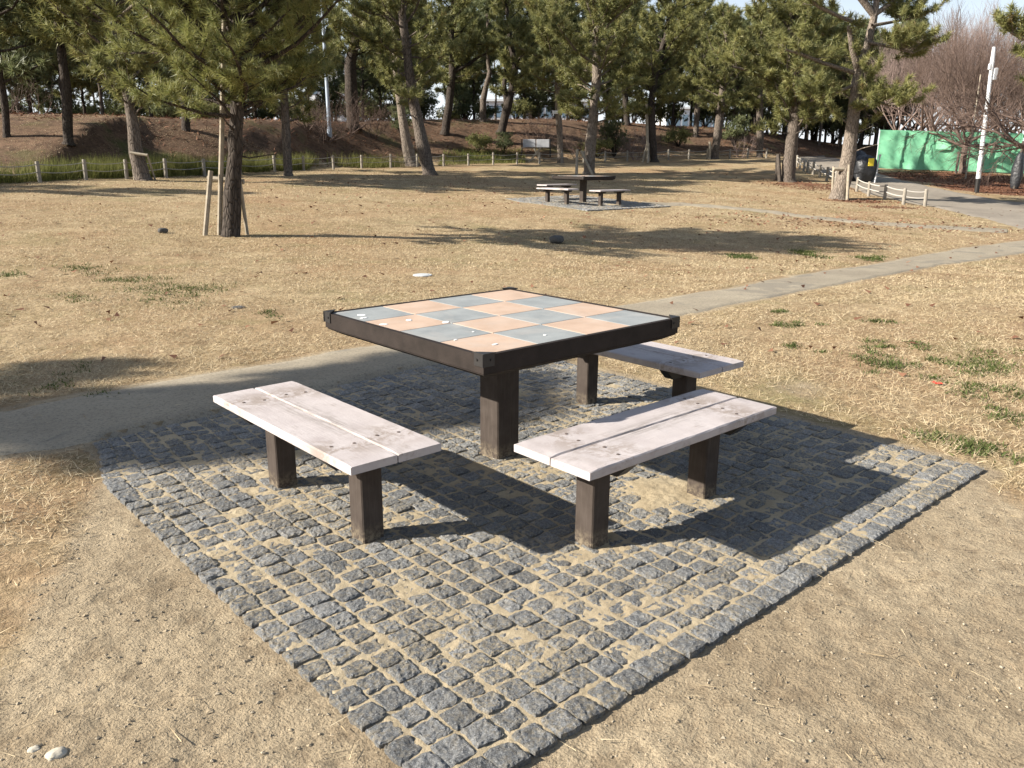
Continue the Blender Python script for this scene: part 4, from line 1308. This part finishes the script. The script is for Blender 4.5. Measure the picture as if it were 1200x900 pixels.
# ------------------------------------------------------------------ bare trees and shrubs
def bare(mb, p, d, ln, r, lvl, maxl, up=.15, spread=.75, kids=(3, 5), sides=5, droop=0):
    n = 3 if lvl < maxl else 2
    pts = [V(p)]; dd = unit(V(d))
    for i in range(n):
        dd = unit(dd + rng.normal(0, .16, 3) + V([0, 0, up / n - droop * lvl / maxl / n])); pts.append(pts[-1] + dd * ln / n)
    e = r * .55 if lvl < maxl else max(r * .4, .002)
    mb.tube(pts, np.linspace(r, e, n + 1), sides if lvl < 2 else 3, False)
    if lvl == maxl: return
    for k in range(rng.integers(kids[0], kids[1] + 1)):
        t = rng.uniform(.3, 1.0); q, rr_ = interp_path(pts, list(np.linspace(r, e, n + 1)), t)
        a = unit(np.cross(dd, rng.normal(size=3)))
        bare(mb, q, unit(dd + a * spread * rng.uniform(.6, 1.3)), ln * rng.uniform(.5, .78), max(rr_ * .55, .004), lvl + 1, maxl, up, spread, kids, sides, droop)
    bare(mb, pts[-1], unit(dd + rng.normal(0, .2, 3)), ln * .7, e, lvl + 1, maxl, up, spread, kids, sides, droop)


def bare_tree(name, label, loc, height, r, seed, maxl=4, mat='bark_dead', twig='twig', group=None, spread=.75, kids=(3, 4), trunk_h=None, up=.25, cat='tree', droop=0, limbs=None):
    global rng
    rng = np.random.default_rng(seed)
    t = empty(name, loc, label, cat, group)
    tr = MB(); cr = MB()
    th = trunk_h or height * .25
    pts = [V([0, 0, -.08]), V([.02, .0, th * .1]), V([rng.normal(0, .04), rng.normal(0, .04), th * .5]), V([rng.normal(0, .06), rng.normal(0, .06), th])]
    tr.tube(pts, [r * 1.3, r * 1.05, r * .9, r * .8], 10)
    for d, ln in (limbs or [(unit(V([math.cos(a), math.sin(a), rng.uniform(.7, 1.4)])), height * .3) for a in np.arange(5) * 1.2566 + rng.uniform(0, 1)]):
        bare(cr, pts[-1] - V([0, 0, rng.uniform(0, .2) * th]), d, ln, r * .5, 1, maxl, up, spread, kids, 5, droop)
    tr.build('trunk', M[mat], t, None, True); cr.build('crown', M[twig], t, None, True)
    return t


def dirR(a, up, fwd=0.0):
    return unit(V([RH[0] * a + FH[0] * fwd, RH[1] * a + FH[1] * fwd, up]))


pc = at(1127, 203)
bare_tree('cherry_tree', 'bare spreading cherry tree with short trunk in front of the green hoarding', pc, 5, .15, 71, 5, 'bark_dead', 'twig', None, .7, (2, 4), 1.35, .12, 'tree', .2,
          [(dirR(1, .75), 1.5), (dirR(-.9, .9), 1.3), (dirR(.5, 1.0, -.6), 1.3), (dirR(-.5, .8, -.6), 1.2), (dirR(1, .45, .3), 1.6), (dirR(-1, .5, .4), 1.3)])
pc2 = foot(1222, 232, 26.5)
bare_tree('cherry_tree', 'bare cherry whose long dark twigs reach in from the right edge', pc2, 5, .16, 73, 5, 'bark_dead', 'twig', None, .65, (2, 4), 1.7, .1, 'tree', .2,
          [(dirR(-1, .7), 1.7), (dirR(-1, .4, .3), 1.8), (dirR(-.9, 1.0, -.3), 1.5), (dirR(.8, .8), 1.3)])
rng = np.random.default_rng(5)
prot = [bare_tree('bare_tree', 'leafless mauve brown tree in the thicket behind the hoarding', (0, 0, 0), h, .1, 80 + k, 5, 'bark_dead', tw, 'leafless trees behind the hoarding', .6, (3, 4), 1.6, .45) for k, (h, tw) in enumerate(((7.0, 'twig'), (6.2, 'twig'), (7.6, 'twig_pale')))]
bs = [(1058, 50), (1075, 44), (1090, 54), (1104, 46), (1120, 58), (1138, 48), (1152, 55), (1170, 44), (1186, 52), (1204, 46), (1225, 56), (1245, 48), (1066, 60), (1110, 66), (1145, 66), (1180, 64), (1215, 66), (1048, 62), (1265, 60), (1082, 62), (1098, 48), (1128, 52), (1160, 60), (1195, 58), (1218, 50), (1236, 64), (1070, 54), (1112, 42), (1178, 50), (1030, 56), (1042, 64), (1018, 66), (1052, 70), (1006, 73), (1036, 74)]
rng = np.random.default_rng(15)
for i, (px, u) in enumerate(bs):
    o = prot[i % 3] if i < 3 else copy_tree(prot[i % 3])
    x, y = W(u, (px - 600) * u / F); s = rng.uniform(1.0, 1.3) * (u / 50) ** .3
    o.location = (x, y, Tf(x, y) - .05); o.rotation_euler = (0, 0, rng.uniform(0, 6.28)); o.scale = (s, s, s)


def bush(label, px, py, u, h, n, seed, twig='twig', maxl=4):
    global rng
    rng = np.random.default_rng(seed)
    b = foot(px, py, u); mb = MB()
    for k in range(n):
        a = rng.uniform(0, 6.28); e = rng.uniform(.5, 1.5)
        bare(mb, V([math.cos(a) * .1, math.sin(a) * .1, -.05]), unit(V([math.cos(a), math.sin(a), e])), h * rng.uniform(.35, .5), .018, 1, maxl, .2, .7, (2, 4), 4)
    o = mb.build('bare_shrub', M[twig], None, None, True); o.location = tuple(b)
    return tag(o, label, 'shrub', 'leafless shrubs on the bank')


bush('leafless shrub of reddish twigs round the foot of the blue grey pole', 385, 190, 37.5, 2.1, 12, 101)
bush('leafless reddish shrub left of the blue grey pole', 362, 192, 37, 1.8, 9, 102)
bush('leafless brownish shrub in front of the thick dark trunk on the bank', 412, 186, 40, 2.2, 12, 103)
bush('leafless brownish shrub left of the slanting pine', 440, 186, 41, 1.8, 9, 109)
bush('leafless dark shrub at the left edge above the tall grass', 14, 192, 31.5, 2.0, 7, 104, maxl=3)
bush('thin leafless shrub left of the dark trunk on the bank', 52, 187, 32, 1.9, 5, 105, maxl=3)
bush('leafless shrub behind the grey park bench', 632, 178, 46, 2.3, 12, 106)
bush('pale leafless shrub right of the pine behind the table', 745, 182, 46, 2.0, 12, 107, 'twig_pale')
bush('straggly leafless shrub between pines near the end of the back fence', 868, 178, 50, 1.9, 8, 108, 'twig_pale', 3)
bush('leafless shrub on the bank behind the staked lawn pine', 245, 170, 39, 2.1, 9, 110, maxl=3)
bush('leafless shrub close right of the slim trunk with the sign', 676, 180, 45, 1.9, 9, 111)


def leafy(label, h, R_, n, seed, mat):
    """evergreen shrub: a few stems and a loose heap of short leafy shoots"""
    global rng
    rng = np.random.default_rng(seed)
    t = empty('evergreen_shrub', (0, 0, 0), label, 'shrub', 'evergreen shrubs on the bank')
    st = MB(); P = []; D = []
    for k in range(n):
        a = rng.uniform(0, 6.28); e = V([math.cos(a) * R_ * rng.uniform(.2, 1), math.sin(a) * R_ * rng.uniform(.2, 1), h * rng.uniform(.35, .95)])
        st.tube([V([0, 0, -.05]), e * V([.45, .45, .5]), e], [.03, .02, .008], 5, False)
        for j in range(26):
            P.append(e + rng.normal(0, .24, 3) * V([1, 1, .8])); D.append(unit(rng.normal(0, .6, 3) + V([0, 0, .7])))
    P = V(P); P[:, 2] = np.maximum(P[:, 2], .08)
    st.build('stems', M['bark_dark'], t)
    cr = MB(); cr.tris(needles(P, V(D), 12, .17, .05, 1.0)); cr.build('foliage', M[mat], t)
    return t


ev = [leafy('dark evergreen shrub growing among the grove trunks on the bank', 2.0, 1.3, 22, 120, 'needle_dark'), leafy('olive evergreen shrub growing among the grove trunks on the bank', 1.6, 1.5, 20, 121, 'needle_far'), leafy('dark evergreen shrub growing among the grove trunks on the bank', 2.6, 1.2, 24, 122, 'needle_dark')]
rng = np.random.default_rng(31)
for i in range(42):
    px = -40 + i * 25.7 + rng.uniform(-8, 8); u = rng.uniform(52, 64) + (4 if px > 700 else 0)
    if px > 880: u += 8
    o = ev[i % 3] if i < 3 else copy_tree(ev[i % 3])
    x, y = W(u, (px - 600) * u / F); q = rng.uniform(.7, 1.15)
    o.location = (x, y, Tf(x, y) - .05); o.rotation_euler = (0, 0, rng.uniform(0, 6.28)); o.scale = (q, q, q)
rng = np.random.default_rng(32)
for i, (px, py, u, q) in enumerate(((560, 178, 44, .5), (590, 180, 44.5, .4), (230, 182, 38, .6), (200, 186, 36.5, .5), (265, 180, 39, .55), (720, 176, 47, .7), (795, 172, 52, .6), (470, 178, 43, .5), (700, 178, 46, .6), (860, 172, 54, .7))):
    o = copy_tree(ev[1 + i % 2]); b = foot(px, py, u); o.location = tuple(b); o.scale = (q, q, q); o.rotation_euler = (0, 0, rng.uniform(0, 6.28))
    o['label'] = 'low evergreen clump on the lower slope of the bank behind the fence'

# twigs, cones and loose litter on the bank
mb = MB()
def bank_pts(n):
    u = rng.uniform(28, 66, n); v = rng.uniform(-30, 26, n); x, y = W(u, v)
    k = (bermness(u, v) > .03) & (fbm(x * .5, y * .5, 3, 95) > -.25); return x[k], y[k]
mb.tris(blades(60000, bank_pts, (.08, .30), (.02, .05), (-.1, .7), .01))
o = mb.build('needle_litter', M['leafm']); tag(o, 'brown needle and twig litter over the bank', 'litter', None, 'stuff')


# ------------------------------------------------------------------ stakes and props
def stakes(label, u, poles, dark=False, group='timber props tied to pines'):
    """poles: (x0,y0,x1,y1,width px, du0, du1, part)"""
    q0 = poles[0]; b = foot(q0[0], q0[1], u + q0[5])
    t = empty('tree_stake', b, label, 'stake', group)
    for (x0, y0, x1, y1, w_, a, c, part) in poles:
        p = PU(x0, y0, u + a); q = PU(x1, y1, u + c)
        if part == 'pole':
            p = V([p[0], p[1], Tf(p[0], p[1]) - .05])
        mb = MB(); mb.tube([V(p) - b, (V(p) + V(q)) / 2 - b, V(q) - b], w_ * u / F / 2, 8)
        mb.build(part, M['stake_dark' if (dark or part == 'dark_bar') else 'stake'], t)
    return t


u1 = depth_of(at(270, 277))
stakes('timber prop frame with one very tall pole round the lawn pine', u1, [(240, 279, 247, 200, 6, -.1, 0, 'pole'), (257, 277, 263, 20, 6, .1, .1, 'pole'), (290, 275, 281, 212, 4.5, .3, .15, 'pole'), (300, 268, 301, 268, .1, .3, .3, 'crossbar')][:3] + [(243, 209, 286, 213, 6, .22, .22, 'crossbar')])
u2 = depth_of(at(168, 211))
stakes('thin pale pole and crossbar on the leaning pine by the left fence', u2, [(158, 212, 150, 128, 3.2, -.1, 0, 'pole'), (153, 179, 173, 182, 3, -.25, -.25, 'crossbar'), (182, 208, 172, 180, 2.2, .3, -.1, 'pole')])
u10 = depth_of(at(690, 204))
stakes('two pale props leaning on the pine behind the far table', u10, [(675.5, 206, 676.5, 175, 3.2, -.5, -.3, 'pole'), (695, 207, 681, 177, 3.2, -.6, -.3, 'pole')])
stakes('short timber props at the foot of the pale trunk behind the slanting pine', 38.8, [(476, 194.5, 479, 168, 3, 0, .2, 'pole'), (473, 195, 478, 170, 2.6, .3, .3, 'pole'), (476, 172, 485, 172, 3, -.1, -.1, 'crossbar')])
u11 = depth_of(at(767, 190))
stakes('long pale poles propped against the dark pine right of the far table', u11, [(759, 191, 758, 122, 3.4, -.3, 0, 'pole'), (753, 188, 759, 166, 2.4, -.3, -.2, 'pole'), (759, 192, 760, 168, 2.2, -.6, -.2, 'pole')])
u12 = depth_of(at(837, 186.5))
stakes('short brown stake beside the grey trunk curving right', u12 - .3, [(831.5, 187, 832, 166, 3, 0, 0, 'pole'), (829, 187, 829.5, 174, 2.5, .1, .1, 'pole')])
u14 = depth_of(at(923, 212.5))
stakes('weathered stakes against the stout pine left of the road fence', u14, [(914, 213, 912, 181, 4.5, -.2, 0, 'pole'), (910, 212, 911, 184, 4, .3, .2, 'pole')], True)
u15 = depth_of(at(982, 233))
stakes('timber frame of two posts and a bar at the foot of the forked pine', u15, [(993, 234, 995, 193, 3.6, -.35, -.2, 'pole'), (975.5, 229, 977, 195, 3, .2, .2, 'pole'), (977, 198, 998, 198.5, 4, -.15, -.15, 'crossbar')])
stakes('dark stakes beside the cherry in front of the hoarding', depth_of(pc), [(1120, 203, 1124, 178, 2.6, -.3, -.2, 'pole'), (1122, 179, 1132, 179, 2.2, -.2, -.2, 'crossbar')], True, 'timber props tied to cherries')
stakes('dark crossed sticks behind the fence near the grey park bench', 43, [(619, 192, 634, 173, 2.4, 0, 0, 'pole'), (634, 190, 626, 174, 2.0, .3, .2, 'pole')], False, 'props behind the back fence')


# ------------------------------------------------------------------ rope fences
def fence(label, bases, h, r, rope, sag=.06, levels=(.86, .5), round_post=True):
    pts = [b if len(b) == 3 else at(*b) for b in bases]
    o = pts[0]; t = empty('rope_fence', o, label, 'fence', 'rope fences of the park')
    rg = np.random.default_rng(len(bases))
    for p in pts:
        mb = MB(); lean = V([rg.normal(0, .012), rg.normal(0, .012), 1])
        hh = h * rg.uniform(.96, 1.04)
        mb.tube([V([0, 0, -.08]), lean * hh * .5, lean * (hh - .02), lean * hh], [r, r, r * .97, r * .8], 10)
        ob = mb.build('post', M['post'], t); ob.location = tuple(p - o)
    for lv in levels:
        mb = MB(); line = []
        for i in range(len(pts) - 1):
            for k in range(6):
                f = k / 6; q = pts[i] * (1 - f) + pts[i + 1] * f + V([0, 0, h * lv - sag * 4 * f * (1 - f)]); line.append(q - o)
        line.append(pts[-1] + V([0, 0, h * lv]) - o)
        mb.tube(line, .012 if rope == 'rope' else .019, 6); mb.build('rope', M[rope], t)
    return t


fence('long low fence of wooden posts and two ropes at the foot of the bank', FENCE_P, .55, .052, 'rope', .05)
fence('closely spaced row of short posts beside the far part of the road', list(zip([931, 933.5, 937, 941.6, 946, 952.6, 960.6, 968.6, 979], [192.5, 195.6, 198.4, 200.6, 202.4, 204.6, 208, 212, 216.5])), .53, .055, 'ropewhite', .03)
fence('short rope fence of five pale posts nearest the road bend', [(1003.8, 224.5), (1017.6, 230.3), (1036.5, 233.8), (1058.5, 239.8), (1083.7, 241.8)], .50, .052, 'ropewhite', .03)

# ------------------------------------------------------------------ hoarding
ug_ = 33.6
def hoard(label, x0, x1, yb0, yb1, hgt, seed, du=(0, 0)):
    a = at(x0, yb0); b = at(x1, yb1)
    t = empty('hoarding', a, label, 'hoarding', 'green sheeted hoardings')
    ln = np.linalg.norm((b - a)[:2]); dx = (b - a) / ln; nrm = V([dx[1], -dx[0], 0]); nrm = nrm / np.linalg.norm(nrm)
    if nrm[:2] @ FH > 0: nrm = -nrm
    s = np.linspace(0, 1, 150); zz = np.linspace(0, 1, 40)
    S, Z = np.meshgrid(s, zz, indexing='ij')
    fold = .05 * np.sin(S * 40 + 2 * np.sin(Z * 3) + seed) * (1 - .6 * Z) + .11 * fbm(S * 9 + Z * 2.5, Z * 1.5, 3, seed) + .06 * fbm(S * 22 + Z * 9, Z * 3, 3, seed + 5)
    # one deep slanting overlap a third of the way along
    c = .345 - .055 * (1 - Z); fold = fold + .16 * smooth((S - c + .09) / .09) * (S < c) * (.25 + .75 * (1 - Z)) + .07 * smooth((S - (.19 - .02 * (1 - Z)) + .06) / .06) * (S < .19 - .02 * (1 - Z))
    low = .05 + .04 * np.abs(fbm(S * 7, S * 0, 3, seed + 9))
    hh = low * (1 - Z) + Z * (hgt + .012 * np.sin(S * 30))
    P = (S * ln)[..., None] * dx + hh[..., None] * V([0, 0, 1.0]) + fold[..., None] * nrm + .10 * nrm
    ob = grid_mesh('sheet', P[..., 0], P[..., 1], P[..., 2], M['green_sheet']); ob.parent = t
    for k in range(6):
        mb = MB(); p = dx * ln * k / 5; mb.tube([p + V([0, 0, -.1]), p + V([0, 0, hgt + .0])], .025, 8); mb.build('scaffold_pole', M['board'], t)
    mb = MB(); mb.tube([V([0, 0, hgt]), dx * ln + V([0, 0, hgt])], .03, 8); mb.build('top_rail', M['green_sheet'], t)
    return t, a, dx, nrm, ln


hd, ha, hdx, hn, hl = hoard('bright green sheeted hoarding with a pale square patch behind the cherry', 1026, 1191, 198.5, 204, 1.74, 3)
mb = MB()
pq = hdx * hl * .455 + V([0, 0, 1.2]) + hn * .26
S, Z = np.meshgrid(np.linspace(-.32, .32, 8), np.linspace(-.22, .22, 6), indexing='ij')
PP = S[..., None] * hdx + Z[..., None] * V([0, 0, 1.]) + pq + (.02 * np.sin(S * 8))[..., None] * hn
ob = grid_mesh('pale_patch', PP[..., 0], PP[..., 1], PP[..., 2], M['green_patch']); ob.parent = hd
hoard('green sheeted hoarding continuing past the dark bundle at the right edge', 1198, 1300, 204.5, 208, 1.74, 8, (.2, 0))


def lump(name, mat, c, size, seed, label, cat, parent=None, nu=20, nv=12, rough=.18):
    """rounded irregular lump resting on the ground"""
    th, ph = np.meshgrid(np.linspace(0, 2 * math.pi, nu, endpoint=False), np.linspace(0, math.pi, nv), indexing='ij')
    n = 1 + rough * (fbm(np.cos(th) * 1.6 + seed, np.sin(th) * 1.6 + ph * 1.7, 4, seed) + .5 * fbm(np.cos(th) * 4 + seed, np.sin(th) * 4 + ph * 4, 3, seed + 3)) * np.sin(ph)
    sq = lambda q: np.sign(q) * abs(q) ** .8
    X = sq(np.cos(th)) * np.sin(ph) ** .8 * size[0] / 2 * n; Y = sq(np.sin(th)) * np.sin(ph) ** .8 * size[1] / 2 * n; Zz = sq(np.cos(ph)) * size[2] / 2 * n + size[2] * .42
    ob = grid_mesh(name, X.T, Y.T, Zz.T, mat, None, True, True)
    ob.location = tuple(c)
    if parent is None: tag(ob, label, cat)
    else: ob.parent = parent
    return ob


# black sheeted stack with a yellow notice, left of the hoarding
c = foot(1013, 196.5, 34.2)
t = empty('covered_pile', c, 'black sheeted pile with a yellow notice left of the green hoarding', 'pile', None, YAW - HP)
lump('cover', M['black_sheet'], (0, 0, 0), (.85, .8, 1.15), 4, None, None, t, 30, 18, .25)
lump('cover', M['black_sheet'], (-.15, .5, 0), (.95, .8, 1.35), 6, None, None, t, 30, 18, .25)
mb = MB(); mb.box((.05, -.47, .78), (.22, .02, .30), 0, .004); ob = mb.build('notice', M['yellow'], t)
mb = MB(); mb.tube([V([.33, -.35, -.05]), V([.42, -.35, 1.0])], .03, 8); mb.tube([V([.42, -.35, 1.0]), V([.42, -.35, 1.08])], .05, 8); mb.build('pole', M['board'], t)
# dark bundle between the two hoardings
c = foot(1192, 205, 33.2)
t = empty('covered_pile', c, 'dark upright bundle at the right end of the long green hoarding', 'pile', None)
lump('cover', M['black_sheet'], (0, 0, 0), (.36, .4, 1.5), 8, None, None, t, 20, 14, .25)
mb = MB(); mb.tube([V([-.12, 0, -.05]), V([.1, 0, 1.8])], .05, 8); mb.build('pole', M['stake_dark'], t)

# ------------------------------------------------------------------ poles
up_ = 31.5
b = foot(1146, 215, up_)
t = empty('lamp_post', b, 'leaning white lamp post with black foot and floodlight box by the road', 'lamp post')
tip = PU(1165, 55, up_)
pt = lambda f: (tip - b) * f
mb = MB(); mb.tube([pt(-.02), pt(.10)], [.085, .082], 14); mb.build('black_sleeve', M['metal'], t)
mb = MB(); mb.tube([pt(.10), pt(.5), pt(.86), pt(.90), pt(1)], [.08, .072, .062, .075, .055], 14); mb.build('pole', M['pole_white'], t)
mb = MB(); q = pt(.82); mb.box(q + V([RH[0], RH[1], 0]) * .14, (.15, .15, .42), YAW, .02); mb.box(q - V([RH[0], RH[1], 0]) * .05 + V([0, 0, .25]), (.12, .14, .22), YAW, .02); mb.build('light_box', M['board'], t)
b = foot(388, 188, 38.2)
t = empty('lamp_post', b, 'tall pale blue grey lamp post behind the fence, top lost in pine boughs', 'lamp post')
mb = MB(); mb.tube([V([0, 0, -.1]), V([0, 0, .35])], .11, 12); mb.build('base', M['pole_blue'], t)
mb = MB(); mb.tube([V([0, 0, .35]), V([-.03, 0, 3.0]), V([-.06, 0, 5.6])], [.085, .075, .06], 12); mb.build('pole', M['pole_blue'], t)
mb = MB(); mb.box((-.06, 0, 5.68), (.35, .35, .18), 0, .05); mb.build('lamp_head', M['pole_blue'], t)
b = foot(1133, 198, 36.2)
mb = MB(); mb.tube([V([0, 0, -.1]), V([.02, 0, 2.1]), V([0, 0, 4.2])], [.035, .03, .025], 8)
ob = mb.build('thin_pole', M['stake']); ob.location = tuple(b); tag(ob, 'thin wooden pole standing up behind the green hoarding', 'pole')

# sign on the slim pine
ps = PU(650.5, 131.5, depth_of(at(657, 191)) - .18)
t = empty('sign', ps, 'small blank white sign on the slim pale pine', 'sign', None, YAW - HP)
mb = MB(); mb.box((0, 0, 0), (.27, .02, .15), 0, .004); mb.build('sign_plate', M['pole_white'], t)
mb = MB(); mb.box((.15, .06, 0), (.24, .03, .04), 0, .003); mb.build('bracket', M['metal'], t)

# park bench behind the fence
b = foot(628, 190.5, 44.5)
t = empty('park_bench', b, 'grey park bench with two pale back panels behind the rope fence', 'bench', None, YAW - HP)
for sx in (-.36, .36):
    mb = MB(); mb.box((sx, .22, .66), (.66, .04, .40), 0, .01); mb.build('back_panel', M['board'], t)
mb = MB(); mb.box((0, -.02, .42), (1.5, .40, .05), 0, .01); mb.build('seat', M['stake_dark'], t)
for sx in (-.74, .74):
    mb = MB(); mb.box((sx, 0, .2), (.06, .42, .45), 0, .01); mb.box((sx, .225, .62), (.06, .06, .52), 0, .01); mb.box((sx, -.05, .62), (.06, .40, .05), 0, .01); mb.build('side_frame', M['metal'], t)

# ------------------------------------------------------------------ small things on the lawn
c = at(652, 285); lump('rock', M['stone'], c, (.30, .22, .15), 12, 'dark stone lying in the long shadow on the lawn', 'stone')
c = at(66, 884); lump('rock', M['quartz'], c - V([0, 0, .006]), (.046, .034, .018), 14, 'chalky pale stone half buried in the soil at lower left', 'stone', None, 18, 10, .5)
c = at(40, 878); lump('rock', M['quartz'], c - V([0, 0, .006]), (.028, .022, .012), 15, 'smaller chalky pale stone beside the larger one at lower left', 'stone', None, 18, 10, .5)
c = at(191, 273); lump('rock', M['stone'], c, (.17, .13, .09), 16, 'grey stone on the lawn left of the tree props', 'stone')
for (px, py, s, m_, lab) in ((495, 323, .24, 'lidm', 'pale flat lid set in the lawn behind the near table'), (279, 361, .13, 'stone', 'small dark round lid set in the lawn on the left')):
    c = at(px, py); mb = MB(); n = 20
    mb.tube([V([0, 0, -.02]), V([0, 0, .010]), V([0, 0, .014])], [s / 2, s / 2, s / 2 - .006], n)
    mb.tube([V([0, 0, .013]), V([0, 0, .018])], [s * .36, s * .34], n)
    ob = mb.build('ground_lid', M[m_]); ob.location = tuple(c); tag(ob, lab, 'lid')
c = at(1098, 452)
mb = MB()
pts = [(0, -.035), (.018, -.02), (.03, .0), (.014, .012), (.018, .035), (0, .03), (-.016, .036), (-.014, .012), (-.03, .004), (-.018, -.02)]
vs_ = [(x, y, .012 + .25 * abs(x) + .2 * abs(y)) for x, y in pts]; n = len(vs_)
vs_ = vs_ + [(x, y, z + .0015) for x, y, z in vs_] + [(0, 0, .008), (0, 0, .0095)]
mb.add(vs_, [(2 * n, (i + 1) % n, i) for i in range(n)] + [(2 * n + 1, n + i, n + (i + 1) % n) for i in range(n)] + [(i, (i + 1) % n, n + (i + 1) % n, n + i) for i in range(n)])
ob = mb.build('fallen_leaf', M['redleaf']); ob.location = tuple(c); tag(ob, 'single red leaf lying on the dry turf among green weeds', 'leaf')


# ------------------------------------------------------------------ buildings far behind the grove
def building(label, x0, x1, u, ztop, depth, floors, bays, name='building'):
    a = W(u, (x0 - 600) * u / F); bb = W(u, (x1 - 600) * u / F)
    ln = math.hypot(bb[0] - a[0], bb[1] - a[1]); z0 = 0.0
    cx, cy = (a[0] + bb[0]) / 2, (a[1] + bb[1]) / 2
    t = empty(name, (cx, cy, z0), label, 'building', None, YAW - HP)
    mb = MB(); mb.box((0, depth / 2, ztop / 2), (ln, depth, ztop)); mb.build('wall', M['wall_white'], t)
    mb = MB(); mb.box((0, depth / 2, ztop + .15), (ln + .8, depth + .8, .3)); mb.build('roof', M['roof'], t)
    fh = ztop / floors
    for f in range(floors):
        for k in range(bays):
            mb = MB(); x = -ln / 2 + ln * (k + .5) / bays
            mb.box((x, -.02, f * fh + fh * .55), (ln / bays * .72, .1, fh * .5)); mb.build('window', M['window_blue'], t)
    return t


building('white block showing between the trunks right of the blue grey pole', 372, 408, 120, 15, 10, 5, 3)
building('long low white building glimpsed under the pines in the middle', 560, 690, 125, 9.4, 14, 3, 14)
building('white building glimpsed between trunks right of the middle', 770, 830, 130, 8.8, 12, 2, 7)
